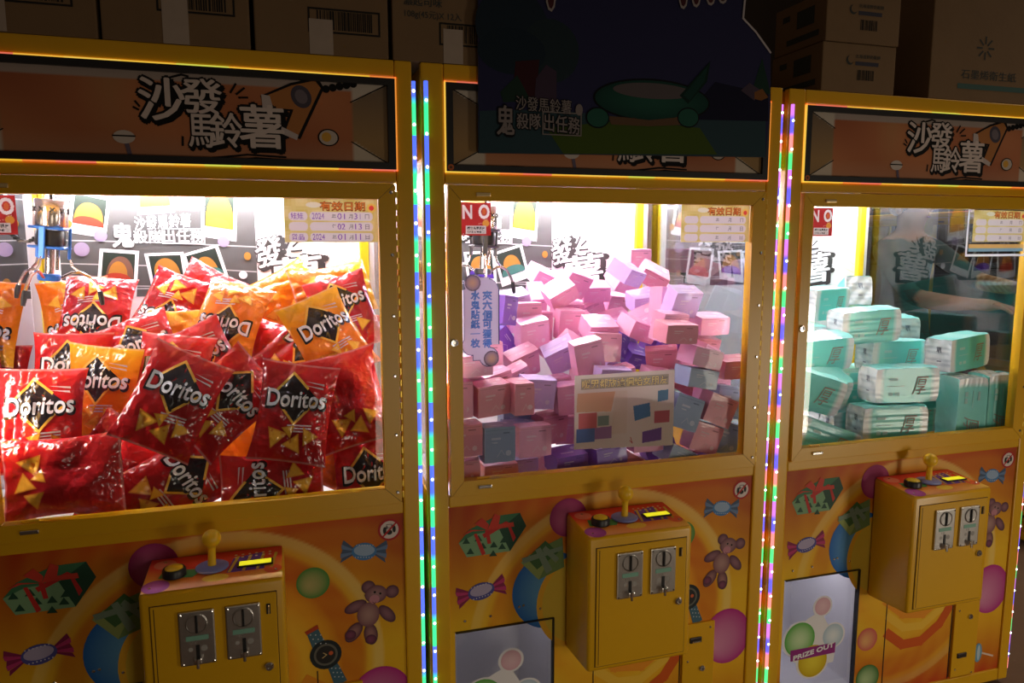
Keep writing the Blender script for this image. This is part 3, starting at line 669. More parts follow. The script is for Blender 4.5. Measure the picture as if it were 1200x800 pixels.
    b = MB(); b.lathe([(.0175, .008), (.0175, .017), (.014, .0195), (.001, .021)], 24, Matrix.Translation((bx, by, zt+.001))); b.build('push_button', mat('button_yellow', (.88, .58, .02), .3), cp, smooth=True)
    lx, ly = .627, -.067; zt = Zt(ly)
    b = MB(); b.box((lx-.036, ly-.014, zt+.0005), (lx+.036, ly+.014, zt+.004), .001); b.build('display_rim', darkmetal, cp)
    b = MB(); b.box((lx-.032, ly-.0105, zt+.003), (lx+.032, ly+.0105, zt+.0046)); b.build('display', mat('display_glow', (.6, .6, .02), .4, emit=(.85, .80, .02), estr=.85), cp)
    for x, y in ((x0+.014, y0+.016), (x1-.012, y0+.034), (x0+.03, y1-.02)):
        b = MB(); b.lathe([(.0032, 0), (.0032, .0012), (.001, .0024)], 8, Matrix.Translation((x, y, Zt(y)+.0008))); b.build('screw', chrome, cp)

def back_art(M):
    Yb = .7175; A = front(Yb)
    def q(x, y, m=0): return P(m, x, y, Yb)
    dk, ln_, wt = (.062, .060, .058), (.40, .40, .40), (.80, .80, .80)
    A.rect(.097, 1.262, .632, 1.598, dk, 0)
    for z, sl in ((1.535, .05), (1.425, -.02), (1.36, -.03), (1.30, -.03), (1.285, .0)): A.line([(.10, z), (.35, z+sl*.3), (.63, z+sl)], .0035, ln_, 1)
    def polaroid(pts, inner, blobs):
        A.poly(pts, wt, 2); cx = sum(p[0] for p in pts)/4; cz = sum(p[1] for p in pts)/4
        (bl, br, tr, tl) = pts
        f = lambda u, v: tuple((bl[i]*(1-u)+br[i]*u)*(1-v)+(tl[i]*(1-u)+tr[i]*u)*v for i in range(2))
        A.poly([f(.09, .24), f(.91, .24), f(.91, .93), f(.09, .93)], inner, 3)
        for k_, (pts2, c) in enumerate(blobs): A.poly([f(*p) for p in pts2], c, 4+k_)
    def hill(u0, u1, v0, v1, n=14): return [(u0+(u1-u0)*(.5-.5*math.cos(math.pi*i/n)), v0+(v1-v0)*math.sin(math.pi*i/n)**.7) for i in range(n+1)]
    og, ye, rd, pu, te = (.34, .15, .025), (.40, .22, .02), (.30, .03, .015), (.06, .02, .24), (.04, .13, .11)
    gb = (.015, .022, .016)
    def quad(a, b, c, d): return [q(*a), q(*b), q(*c), q(*d)]
    polaroid(quad((79, 272), (124, 279), (130, 232), (84, 222)), gb, [(hill(.12, .88, .24, .78), og), (hill(.1, .9, .24, .45), rd)])
    polaroid(quad((113, 344), (160, 349), (163, 294), (117, 291)), gb, [(hill(.2, .9, .3, .86), (.13, .06, .04)), (hill(.25, .75, .3, .75), og), (hill(.1, .9, .24, .50), rd)])
    polaroid(quad((178, 338), (222, 344), (215, 295), (169, 297)), gb, [(hill(.15, .85, .28, .86), og), (hill(.1, .9, .24, .5), pu)])
    polaroid(quad((229, 343), (270, 330), (255, 286), (213, 298)), gb, [(hill(.2, .8, .3, .8), og), (hill(.1, .9, .24, .5), te)])
    polaroid(quad((161, 252), (205, 249), (202, 215), (156, 215)), (.05, .10, .06), [(hill(.1, .9, .24, .9), og)])
    polaroid(quad((236, 277), (277, 283), (278, 228), (236, 222)), gb, [(hill(.12, .9, .24, .95), ye), (hill(.2, .8, .24, .45), og)])
    polaroid(quad((208, 246), (234, 247), (234, 215), (206, 215)), (.12, .12, .12), [(hill(.1, .9, .35, .9), wt)])
    # lettering on the dark poster
    a, b = q(158, 268), q(223, 252)
    A.text('沙發馬鈴薯', a[0], a[1], b[0], b[1], (.75, .75, .76), 8, bold=.02, slope=.012)
    a, b = q(133, 289), q(155, 262); A.text('鬼', a[0], a[1], b[0], b[1], (.8, .8, .8), 8, bold=.035)
    a, b = q(157, 285), q(190, 270); A.text('殺隊', a[0], a[1], b[0], b[1], (.78, .78, .78), 8, bold=.03)
    a, b = q(192, 284), q(238, 269); A.frame(a[0]-.004, a[1]-.004, b[0]+.004, b[1]+.004, .0035, (.75, .75, .75), 8); A.text('出任務', a[0], a[1], b[0], b[1], (.8, .8, .8), 9, bold=.03)
    for x, y, r in ((285, 322, .012), (262, 283, .016), (118, 276, .017), (96, 292, .020)): A.disc(*q(x, y), r, r, (.75, .75, .78) if r < .015 else (.25, .2, .3), 7)
    for x, y in ((80, 262), (100, 330), (290, 300)): A.disc(*q(x, y), .010, .012, og, 8)
    # big outlined characters on the white wall
    ink = (.035, .03, .03)
    for ch, (xa, ya, xb, yb) in (('發', (300, 312, 328, 278)), ('薯', (316, 345, 375, 301))):
        a, b = q(xa, ya), q(xb, yb)
        A.text(ch, a[0], a[1], b[0], b[1], ink, 1, bold=.07, slope=.02); A.text(ch, a[0]+.006, a[1]-.006, b[0]+.018, b[1]-.002, ink, 2, bold=.06, slope=.02)
        A.text(ch, a[0], a[1], b[0], b[1], wt, 4, bold=.028, slope=.02)
    for p0, p1 in (((675, 289), (680, 277)), ((681, 288), (687, 282)), ((679, 293), (689, 292))):
        A.line([q(*p0, 1), q(*p1, 1)], .006, ink, 1)
    A.disc(*q(668, 292, 1), .003, .003, ink, 1); A.disc(*q(704, 311, 1), .003, .003, ink, 1)
    x0 = .935                                            # fine rays by the corner
    for i in range(4): A.line([(x0, 1.30+i*.03), (x0-.07, 1.33+i*.045)], .0015, (.55, .5, .45), 1)
    A.build('wall_print', paper, M, label='dark poster of instant photos and big outlined characters on back wall')

LAB = ['yellow claw machine full of red and orange chip bags', 'yellow claw machine full of pink and purple tissue boxes', 'yellow claw machine stacked with teal tissue packs']
machines = [build_machine()]
for k in (1, 2): machines.append(copy_tree(machines[0], None, (k*S, 0, 0)))
for k in range(3): machines[k]['label'] = LAB[k]
# side panes, LED ropes: differ from machine to machine
gA = mat_strip('rope_green_blue', [(.02, .75, .25), (.05, .12, 1.0)], .150, 1.6)
gB = mat_strip('rope_rainbow', [(.05, .75, .2), (1.0, .22, .2), (.09, .08, 1.0), (.55, .15, .8)], .178, 1.6)
bead = mat('led_bead', (1, 1, 1), .3, emit=(.8, .9, 1.0), estr=7)
for k, M in enumerate(machines):
    for s_, x in ((0, XL+.004), (1, XR-.008)):
        b = MB(); b.box((x, .0225, .832), (x+.004, .733, 1.600))
        b.build('side_pane', mirror if (k == 0 and s_ == 0) else sideglass, M)
    for s_, x in ((0, .0725), (1, XR+.0048)):
        if k == 0 and s_ == 0: continue
        b = MB(); z0, z1 = .05, 1.766; yc = -.0012 if s_ == 0 else .0095
        b.cyl((x, yc, z0), (x, yc, z1), .0048, n=14)
        st = b.build('led_rope', gA if (k == 0 or (k == 1 and s_ == 0)) else gB, M, smooth=True)
        me = None
        for i in range(24):
            z = .08+i*.0745*.96+(.02 if s_ else 0)
            if z > 1.755: break
            if me is None:
                bb = MB(); bb.lathe([(.0002, -.0035), (.0026, -.002), (.0032, 0), (.0026, .002), (.0002, .0035)], 8); me = bb.mesh('led_bead', bead, True)
            o = bpy.data.objects.new('led_bead', me); col.objects.link(o); o.parent = st; o.location = (x-OM[0], yc-.0042-OM[1], z)

bright = mat('chute_glow_bright', (.8, .8, .8), .5, emit=(.92, .9, 1.0), estr=6.0)  # stronger glow for the added chute strip of the right machine
for o in machines[2].children_recursive:
    if o.name.startswith('chute_fill'): o.data = o.data.copy(); o.data.materials[0] = bright
# two switched-off machines of the next row, seen through the side glass of the right machine
for k, yy in enumerate((1.075, 2.03)):
    far = copy_tree(machines[1], None); far.location = (4.40, yy, 0); far.rotation_euler = (0, 0, -math.pi/2)
    far['label'] = ['unlit yellow claw machine beyond the teal packs, nearer of the two across the passage', 'unlit yellow claw machine beyond the teal packs, farther of the two across the passage'][k]
    far['group'] = 'switched-off claw machines across the passage'
    for o in [c for c in far.children if c.name.startswith('light_tube')]: bpy.data.objects.remove(o)
# ------------------------------------------------------------------ papers and stickers on the glass
YG = .0052
def gl(): return Raster(YG)
def sheet(A, x0, z0, x1, z1, c): return A.rect(x0, z0, x1, z1, c, 0)
def no_sign(M):
    A = gl(); x0, z0, x1, z1 = .1495, 1.432, .2205, 1.507
    sheet(A, x0, z0, x1, z1, (.42, .03, .03))
    A.text('N', x0+.005, z1-.036, x0+.026, z1-.007, (.8, .75, .75), 1, bold=.05); A.text('O', x1-.028, z1-.036, x1-.004, z1-.006, (.8, .75, .75), 1, bold=.05)
    A.disc(x1-.016, z1-.021, .0045, .007, (.55, .12, .04), 2); A.disc(x1-.012, z0+.028, .008, .008, (.65, .3, .05), 1)
    A.rect(x0+.012, z0+.004, x1-.012, z0+.022, (.66, .6, .58), 2)
    A.text('請勿搖晃機台', x0+.015, z0+.013, x1-.015, z0+.020, (.03, .03, .03), 3, bold=.02); A.text('損壞照價賠償', x0+.015, z0+.006, x1-.015, z0+.011, (.03, .03, .03), 3)
    for i in range(10): A.disc(x0+.006+(i*37 % 60)*.001, z0+.004+(i*23 % 38)*.001, .0012, .0012, (.7, .4, .35), 1, n=6)
    A.build('no_sign', gpaper, M, label='small red NO warning sticker on glass corner')
def date_card(M, rows, x0=.7145, x1=.9125, z0=1.417, z1=1.5095, framed=False):
    A = gl()
    def bgc(x, z): return lerp((.55, .42, .10), (.72, .60, .28), .5+.5*math.sin(x*90)*math.sin(z*120))
    A.grid(x0, z0, x1, z1, 24, 12, bgc)
    W, H = x1-x0, z1-z0
    A.text('有效日期', x0+.38*W, z1-.27*H, x1-.14*W, z1-.06*H, (.16, .03, .01), 2, bold=.05); A.text('有效日期', x0+.38*W, z1-.26*H, x1-.14*W, z1-.06*H, (.62, .17, .03), 3, bold=.01)
    A.disc(x1-.07*W, z1-.2*H, .010, .010, (.75, .5, .1), 2); A.disc(x1-.07*W, z1-.2*H, .0055, .0055, (.6, .05, .04), 3)
    A.disc(x0+.31*W, z1-.14*H, .016, .006, (.7, .66, .55), 2)
    for r, tx in enumerate(rows):
        zc = z1-(.40+.24*r)*H; hh = .10*H
        for a, b in ((x0+.05*W, x0+.24*W), (x0+.27*W, x1-.06*W)):
            A.rect(a+.006, zc-hh, b-.006, zc+hh, (.66, .58, .60), 3); A.disc(a+.006, zc, .007, hh, (.66, .58, .60), 3, n=12); A.disc(b-.006, zc, .007, hh, (.66, .58, .60), 3, n=12)
        for ch, u in (('年', .50), ('月', .68), ('日', .86)): A.text(ch, x0+u*W, zc-.055*H, x0+(u+.045)*W, zc+.055*H, (.12, .10, .12), 4)
        for t, u0, u1 in tx: A.text(t, x0+u0*W, zc-.065*H, x0+u1*W, zc+.07*H, (.20, .06, .40), 5, bold=.012)
    A.build('date_card', gpaper, M, label='yellow validity date card taped inside top of glass')
    if framed:
        B = gl(); B.frame(x0-.022, z0-.042, x1+.004, z1+.004, .007, (.80, .80, .84), 0); B.rect(x0-.012, z0-.028, x1-.004, z0-.018, (.20, .34, .42), 0); B.rect(x0-.012, z0-.018, x1-.004, z0-.006, (.62, .36, .12), 0)
        B.build('card_sleeve', gpaper, M)
for M in machines: no_sign(M)
date_card(machines[0], [[('娃娃', .07, .20), ('2024', .29, .42), ('01', .56, .64), ('31', .74, .81)], [('02', .56, .64), ('13', .75, .82)], [('貨品', .07, .20), ('2024', .29, .42), ('01', .56, .64), ('11', .75, .81)]])
date_card(machines[1], [[], [], []])
date_card(machines[2], [[], [], []], x0=.708, x1=.910, framed=True)
# tall blue-lettered badge
A = gl(); bx = lambda x, y: P(1, x, y, YG)
def outline(off, c, k):
    for (x, y, r) in ((555, 333, .022), (571, 340, .026), (553, 405, .022), (573, 418, .022)): A.disc(*bx(x, y), r+off, r+off, c, k, n=24)
    a, b = bx(544.5, 405), bx(584, 338); A.rect(a[0]-off, a[1], b[0]+off, b[1], c, k)
    a, b = bx(555, 422), bx(573, 325); A.rect(a[0]-off, a[1]-off, b[0]+off, b[1]+off*.2, c, k)
outline(.0025, (.05, .06, .16), 0); outline(0, (.58, .50, .66), 1)
for t, x in (('水鬼貼紙一枚', 557), ('夾六個可獲得', 571)):
    for i, ch in enumerate(t):
        y = 346+i*11.2; a, b = bx(x-5, y+5.2), bx(x+5, y-5.2)
        if ch == '一': a, b = bx(x-5, y+.8), bx(x+5, y-.8)
        A.text(ch, a[0], a[1], b[0], b[1], (.03, .08, .32), 2, bold=.05); A.text(ch, a[0], a[1], b[0], b[1], (.12, .22, .52), 3, bold=.015)
for x, y in ((554, 331.5), (576, 420)): c = bx(x, y); A.disc(*c, .019, .019, (.14, .10, .14), 3); A.disc(*c, .016, .016, (.50, .30, .20), 4, c2=(.25, .18, .26))
A.build('prize_badge', gpaper, machines[1], label='tall lilac badge with two columns of blue characters')
# hand-made notice
A = gl(); nx0, nx1, nz0, nz1 = .432, .708, .897, 1.094
A.poly([(nx0, nz0+.008), (nx1, nz0-.004), (nx1, nz1), (nx0, nz1-.002)], (.60, .52, .44), 0)
def nq(u, v): return (nx0+u*(nx1-nx0), nz0+v*(nz1-nz0))
a, b = nq(.06, .80), nq(.94, .94); A.rect(*a, *b, (.34, .30, .22), 1); A.text('暖男都放這個給女朋友', a[0]+.004, a[1]+.003, b[0]-.004, b[1]-.003, (.02, .03, .12), 2, bold=.035); A.text('暖男都放這個給女朋友', a[0]+.004, a[1]+.003, b[0]-.004, b[1]-.003, (.72, .56, .18), 3, bold=.006)
def blob(pts, c, k=1): A.poly([nq(*p) for p in pts], c, k)
blob([(.02, .52), (.36, .50), (.40, .76), (.03, .76)], (.56, .33, .20)); blob([(.36, .2), (.52, .2), (.52, .76), (.40, .76)], (.58, .48, .38))
blob([(.04, .30), (.22, .30), (.22, .50), (.04, .50)], (.52, .14, .14), 2); blob([(.23, .32), (.34, .32), (.34, .45), (.23, .45)], (.22, .28, .25), 2); blob([(.02, .12), (.20, .12), (.20, .30), (.02, .30)], (.10, .16, .34), 2); blob([(.20, .15), (.37, .15), (.37, .31), (.20, .30)], (.30, .16, .30), 2)
blob([(.60, .35), (.76, .40), (.75, .58), (.58, .55)], (.08, .18, .30), 2); blob([(.83, .58), (.94, .60), (.94, .74), (.83, .73)], (.10, .20, .28), 2); blob([(.80, .30), (.96, .30), (.96, .46), (.80, .46)], (.42, .11, .13), 2); blob([(.68, .05), (.88, .07), (.88, .24), (.68, .20)], (.16, .08, .26), 2)
A.line([nq(.55, .10), nq(.58, .06), nq(.56, .14)], .002, (.4, .05, .04), 2)
A.build('hand_lettered_notice', gpaper, machines[1], label='white sheet with hand-lettered headline and pictures of tissue boxes')
for M in machines:
    b = MB(); b.box((.152, .0125, .7185), (.362, .0150, .960)); b.build('chute_guard', acrylic, M)
    b = MB(); b.box((.182, .0005, .8545), (.214, .005, .8595), .001); b.build('latch_catch', yellow, M)
# ------------------------------------------------------------------ claws
def claw(M, X, Y, tilt, grey=False):
    blue = mat('claw_grey', (.10, .10, .11), .35, .6) if grey else mat('claw_blue', (.02, .13, .50), .35, .3); steel = mat('claw_steel', (.78, .70, .66), .22, 1.)
    T = Matrix.Translation((X, Y, 1.515)) @ Matrix.Rotation(tilt, 4, 'Y')
    t = lambda *p: T @ Vector(p)
    b = MB(); b.lathe([(.034, -.062), (.035, -.060), (.035, -.004), (.033, 0), (.012, .002)], 26, T); c = b.build('claw', steel, M, smooth=True)
    b = MB(); b.cyl(t(0, 0, 0), (X, Y, 1.602), .004, n=8); b.build('cable', black, c)
    A = MB()
    for i in range(8):
        a = -math.pi/2+(i-3.5)*.62
        for s_ in (-1, 1):
            p = [Vector((.0356*math.cos(a+s_*k*.14), .0356*math.sin(a+s_*k*.14), -.024-k*.005)) for k in (-1, 1)]
            A.tube([T@q for q in p], .0016, 5)
    A.build('cross_marks', black, c)
    b = MB(); b.box((-.037, -.037, -.112), (.037, .037, -.106), .003, M=T); b.box((-.037, -.037, -.068), (.037, .037, -.062), .003, M=T)
    for a in range(3):
        R = Matrix.Rotation(a*2*math.pi/3+.35, 4, 'Z'); b.box((.036, -.007, -.135), (.042, .007, -.062), .002, M=T@R)
    b.build('claw_bracket', blue, c)
    b = MB(); b.lathe([(.029, -.105), (.031, -.100), (.031, -.074), (.029, -.069)], 20, T); b.build('solenoid', black, c, smooth=True)
    b = MB(); b.lathe([(.010, -.185), (.010, -.10)], 14, T); b.cyl(t(.016, 0, -.16), t(.016, 0, -.108), .004, n=8); b.build('plunger', steel, c)
    b = MB(); b.lathe([(.022, -.186), (.024, -.182), (.024, -.174), (.022, -.170)], 16, T); b.build('claw_hub', blue, c)
    for a in range(3):
        R = Matrix.Rotation(a*2*math.pi/3+.35, 4, 'Z'); TT = T@R
        pts = [(.024, -.178), (.045, -.165), (.062, -.163), (.082, -.172), (.100, -.196), (.108, -.214)]
        b = MB(); b.tube([TT@Vector((x, 0, z)) for x, z in pts], [.0038]*6, 7); b.tube([TT@Vector((.040, 0, -.13)), TT@Vector((.046, 0, -.150)), TT@Vector((.062, 0, -.163))], .003, 6); b.build('prong', steel, c, smooth=True)
        b = MB(); b.tube([TT@Vector((.105, 0, -.205)), TT@Vector((.109, 0, -.222)), TT@Vector((.112, 0, -.238))], [.0056, .0066, .0045], 8); b.build('prong_tip', black, c, smooth=True)
    b = MB(); pts = [(X-.02-.10*i/60+.006*math.cos(i*1.6), Y+.02+.006*math.sin(i*1.6), 1.455-.05*math.sin(math.pi*i/60)+.03*i/60) for i in range(61)]
    b.tube(pts, .0028, 6); b.build('coiled_wire', black, c, smooth=True)
claw(machines[0], .206, .30, .10); claw(machines[1], .296, .33, .05, True); claw(machines[2], .345, .34, .05, True)
# heaps: x, y, z in the frame of the first machine, yaw, pitch, roll in degrees, kind
BAGS = [
    (0.1943, 0.1346, 1.0351, 2.9, -13.6, 3.0, 'R'), (0.2845, 0.2504, 1.0654, -15.6, -17.0, 6.0, 'O'), (0.4663, 0.0676, 1.0736, 4.5, -11.3, 28.0, 'R'), (0.5678, 0.1197, 1.0549, 4.7, -13.8, 52.0, 'R'),
    (0.7193, 0.0667, 1.0314, -5.8, -11.9, 10.0, 'R'), (0.8447, 0.1085, 1.0463, -5.9, -13.7, -14.0, 'r'), (0.8014, 0.1486, 0.9091, 2.5, -13.5, -62.0, 'o'), (0.8872, 0.0853, 0.8395, -0.2, -10.4, 0.0, 'R'),
    (0.6657, 0.0615, 0.8557, -1.4, -12.4, -90.0, 'R'), (0.4556, 0.1024, 0.8772, 4.2, -13.2, 62.0, 'R'), (0.2499, 0.0609, 0.9294, -2.4, -11.7, 88.0, 'r'), (0.3105, 0.1491, 0.9098, -5.2, -12.7, 40.0, 'r'),
    (0.2403, 0.4818, 1.2298, 2.3, -28.3, 186.0, 'R'), (0.1767, 0.5531, 1.2131, -2.6, -22.9, 172.0, 'O'), (0.2083, 0.3335, 1.0925, 4.9, -23.4, 4.0, 'R'), (0.3694, 0.3769, 1.1304, -0.3, -25.8, -22.0, 'R'),
    (0.4076, 0.5461, 1.2314, -0.0, -28.7, 205.0, 'R'), (0.5687, 0.4271, 1.2159, -4.2, -31.7, 196.0, 'O'), (0.4773, 0.6272, 1.2458, 3.7, -25.7, 30.0, 'r'), (0.7005, 0.6162, 1.2575, -3.2, -22.7, 60.0, 'o'),
    (0.8421, 0.5583, 1.2792, 3.5, -31.3, 80.0, 'o'), (0.865, 0.4333, 1.2228, -10.7, -27.1, -18.0, 'R'), (0.8095, 0.2236, 1.1828, 10.7, -26.0, -22.0, 'O'), (0.8648, 0.4579, 1.1198, -5.6, -23.8, 10.0, 'r'),
    (0.6358, 0.4569, 1.1024, 4.1, -23.1, 20.0, 'r'), (0.7381, 0.3441, 1.1157, 1.7, -22.2, 48.0, 'R'), (0.5101, 0.3217, 1.1053, 2.5, -23.5, -25.0, 'R'), (0.4416, 0.266, 1.0876, -2.5, -18.3, 8.0, 'R'),
    (0.4772, 0.4394, 1.1325, -4.2, -24.6, 0.0, 'o'), (0.6194, 0.1985, 0.906, -1.0, -15.4, -30.0, 'o'), (0.1878, 0.4526, 1.0754, 1.5, -21.8, 14.0, 'R'), (0.3352, 0.2273, 0.8569, -4.7, -12.5, 20.0, 'r'),
    (0.1716, 0.5364, 1.0466, -5.1, -19.8, -6.0, 'r')]
BOXES = [
    (0.9028, 0.6251, 1.3555, 13.9, 2.4, 0.0, 0, 'P'), (0.5693, 0.6419, 1.3057, 3.8, 23.4, 25.0, 1, 'P'), (0.4098, 0.4494, 1.2434, -0.6, 13.5, -12.0, 1, 'L'), (0.3254, 0.298, 1.2315, 26.4, -3.1, 10.0, 2, 'V'),
    (0.5284, 0.5807, 1.235, -4.1, 35.4, -5.0, 2, 'P'), (0.4963, 0.5206, 1.1657, 22.2, -2.3, 40.0, 1, 'P'), (0.5583, 0.448, 1.2656, 6.7, 22.1, -30.0, 1, 'P'), (0.6349, 0.5203, 1.2919, 4.8, 27.1, 20.0, 0, 'P'),
    (0.7266, 0.576, 1.2594, -6.0, 16.0, 0.0, 1, 'P'), (0.6199, 0.5405, 1.2044, -4.6, 7.7, 3.0, 1, 'P'), (0.726, 0.6264, 1.2034, 6.0, 18.3, -25.0, 1, 'P'), (0.8297, 0.6357, 1.2052, 10.6, 16.4, 8.0, 0, 'P'),
    (0.8199, 0.5551, 1.2964, 7.1, 36.5, 15.0, 1, 'P'), (0.7683, 0.4202, 1.3246, 26.3, 28.4, 12.0, 1, 'L'), (0.8897, 0.4767, 1.3117, -25.3, 22.2, 30.0, 1, 'R'), (0.8287, 0.4224, 1.2372, -3.2, 15.8, -8.0, 1, 'L'),
    (0.9246, 0.4901, 1.2435, 2.8, 18.7, -8.0, 1, 'P'), (0.8344, 0.1993, 1.2506, 5.1, 24.8, 3.0, 0, 'L'), (0.912, 0.3281, 1.2329, 29.7, 1.6, -22.0, 0, 'L'), (0.4273, 0.3768, 1.2, 7.6, 1.2, 0.0, 3, 'P'),
    (0.4838, 0.4386, 1.1672, 5.5, 1.1, 2.0, 3, 'P'), (0.5696, 0.3929, 1.1749, -2.1, 5.6, 3.0, 3, 'P'), (0.3571, 0.3896, 1.1311, 12.7, -2.6, 55.0, 1, 'V'), (0.6513, 0.48, 1.1466, -4.9, 22.0, -38.0, 0, 'P'),
    (0.5018, 0.3752, 1.096, 7.1, 13.8, 38.0, 1, 'P'), (0.6204, 0.2922, 1.1714, 0.4, 22.2, 2.0, 1, 'P'), (0.7918, 0.3529, 1.1775, 4.0, 32.4, -30.0, 1, 'P'), (0.7669, 0.1476, 1.1872, 12.6, 8.6, 5.0, 0, 'P'),
    (0.7433, 0.069, 1.1828, -2.5, 5.9, 2.0, 1, 'R'), (0.9264, 0.2039, 1.185, -2.6, 8.4, 0.0, 1, 'P'), (0.9159, 0.3054, 1.1407, 22.0, 8.5, 3.0, 1, 'P'), (0.7803, 0.4656, 1.1229, -6.7, 27.2, 10.0, 0, 'L'),
    (0.8121, 0.2804, 1.1213, 7.9, 7.3, 15.0, 1, 'V'), (0.3813, 0.2743, 1.0859, 17.8, 20.3, -20.0, 0, 'P'), (0.533, 0.2918, 1.1142, -4.2, 30.8, 35.0, 0, 'P'), (0.4828, 0.2329, 1.1083, -0.7, 29.4, -30.0, 0, 'L'),
    (0.5999, 0.2132, 1.128, 6.7, -3.7, 5.0, 0, 'P'), (0.7101, 0.397, 1.1089, 35.4, -3.0, 30.0, 2, 'V'), (0.7883, 0.404, 1.0695, 7.2, 26.0, 15.0, 1, 'V'), (0.7783, 0.2025, 1.082, -26.3, 9.5, -5.0, 0, 'R'),
    (0.8776, 0.1569, 1.0952, 25.5, 13.4, 20.0, 0, 'P'), (0.9208, 0.2307, 1.106, 8.0, 12.8, 8.0, 0, 'R'), (0.6653, 0.3171, 1.0571, -0.7, 19.9, -40.0, 2, 'L'), (0.572, 0.2408, 1.0492, -0.3, 23.3, 0.0, 1, 'P'),
    (0.2794, 0.2636, 1.1058, -5.7, -1.0, 0.0, 3, 'P'), (0.2263, 0.1932, 1.0689, 7.4, 11.0, -10.0, 0, 'L'), (0.1867, 0.0684, 1.1213, -2.6, -3.3, -3.0, 1, 'P'), (0.2315, 0.067, 1.0371, 14.5, 7.9, -3.0, 0, 'R'),
    (0.2693, 0.1445, 1.047, 14.6, 7.2, -12.0, 3, 'P'), (0.38, 0.1445, 1.0283, 2.6, 7.1, 6.0, 0, 'L'), (0.4508, 0.204, 1.0151, 3.3, 3.2, -5.0, 0, 'P'), (0.3421, 0.2111, 1.045, 4.3, 11.5, -25.0, 0, 'P'),
    (0.4274, 0.1746, 0.9228, 22.1, 6.2, 0.0, 0, 'R'), (0.5109, 0.2361, 0.8989, -7.8, 0.4, 0.0, 0, 'P'), (0.3086, 0.0727, 1.0351, 2.7, -0.3, 0.0, 2, 'R'), (0.341, 0.2117, 0.9383, 2.4, 2.4, 0.0, 3, 'B'),
    (0.2471, 0.0563, 0.9266, 2.3, 1.9, 0.0, 3, 'B'), (0.3298, 0.1484, 0.9123, 9.6, 2.7, 5.0, 0, 'B'), (0.3438, 0.1923, 0.8244, 3.0, 3.8, 0.0, 1, 'L'), (0.4192, 0.2667, 0.8129, 30.3, 0.2, 5.0, 3, 'R'),
    (0.4445, 0.0905, 0.8535, 5.4, 3.5, -3.0, 1, 'V'), (0.158, 0.0534, 0.9436, 3.1, 1.8, 0.0, 0, 'R'), (0.1566, 0.0719, 0.8684, -5.3, 2.2, 0.0, 1, 'R'), (0.2604, 0.1051, 0.8387, 2.6, -0.6, 0.0, 1, 'R'),
    (0.1404, 0.0547, 1.0431, 4.4, 1.1, 0.0, 3, 'P'), (0.8893, 0.245, 1.0136, -7.6, 7.3, 30.0, 0, 'R'), (0.8629, 0.0534, 0.9697, 2.4, 2.8, 22.0, 0, 'R'), (0.8323, 0.0697, 0.8908, 2.1, 1.3, 20.0, 0, 'R'),
    (0.7654, 0.0556, 0.9684, -4.4, -3.6, 20.0, 3, 'B'), (0.638, 0.0883, 0.823, -2.9, -2.5, 32.0, 1, 'R'), (0.7411, 0.1573, 0.8523, -7.4, -0.3, -20.0, 1, 'V'), (0.7525, 0.0674, 0.8482, 1.8, 0.7, 25.0, 1, 'B'),
    (0.545, 0.072, 0.8678, 6.5, -4.0, -5.0, 1, 'V'), (0.9212, 0.1046, 0.8746, -3.5, -0.7, 18.0, 3, 'B'), (0.9249, 0.112, 0.9751, 5.3, -1.0, 10.0, 3, 'B'), (0.8185, 0.0679, 1.1136, 1.8, 1.8, 15.0, 1, 'P'),
    (0.9268, 0.0806, 1.0777, -2.6, 5.6, 0.0, 1, 'R'), (0.6228, 0.1633, 1.0391, 5.1, 9.4, -10.0, 0, 'P'), (0.731, 0.1519, 1.0317, 2.3, 9.0, 12.0, 0, 'P'), (0.5752, 0.1026, 1.0502, 1.5, 5.5, 5.0, 0, 'L'),
    (0.6552, 0.1401, 0.9381, 7.5, 0.9, 0.0, 0, 'B'), (0.6667, 0.0587, 0.9972, 6.3, -4.0, 8.0, 0, 'P'), (0.5097, 0.0517, 0.9735, 1.1, 0.9, 0.0, 0, 'R'), (0.4266, 0.321, 1.1637, 7.1, 13.1, -8.0, 0, 'P'),
    (0.5243, 0.1491, 1.1164, -1.1, 7.8, -12.0, 3, 'P'), (0.8229, 0.2724, 1.2433, 15.6, -1.0, 4.0, 3, 'P'), (0.7853, 0.5322, 1.1603, 6.6, 25.8, -12.0, 1, 'P'), (0.7235, 0.2583, 1.1717, 7.7, 15.0, 20.0, 1, 'P'),
    (0.3893, 0.4731, 1.1805, -2.9, 8.9, -6.0, 1, 'P'), (0.1722, 0.1189, 1.0495, -3.4, 4.8, 0.0, 0, 'P'), (0.8066, 0.0675, 1.0583, 1.9, -0.5, 10.0, 1, 'B'), (0.922, 0.2047, 0.7695, 4.5, 2.6, 12.0, 1, 'B'),
    (0.8433, 0.0671, 0.8053, 0.5, -1.8, -8.0, 1, 'V'), (0.5323, 0.1578, 0.8265, 4.5, -2.0, 0.0, 1, 'P'), (0.4808, 0.1455, 1.0068, -5.5, 3.9, -4.0, 0, 'P'), (0.6846, 0.1935, 0.786, 1.7, -0.2, 5.0, 1, 'P'),
    (0.6632, 0.0763, 0.9076, 1.7, 1.9, 0.0, 0, 'P'), (0.3505, 0.0919, 0.9155, 4.2, -1.6, 0.0, 0, 'P'), (0.9231, 0.1729, 0.9917, -2.6, -1.6, 8.0, 0, 'P'), (0.8304, 0.1373, 0.7985, -0.6, -1.1, 0.0, 0, 'R')]
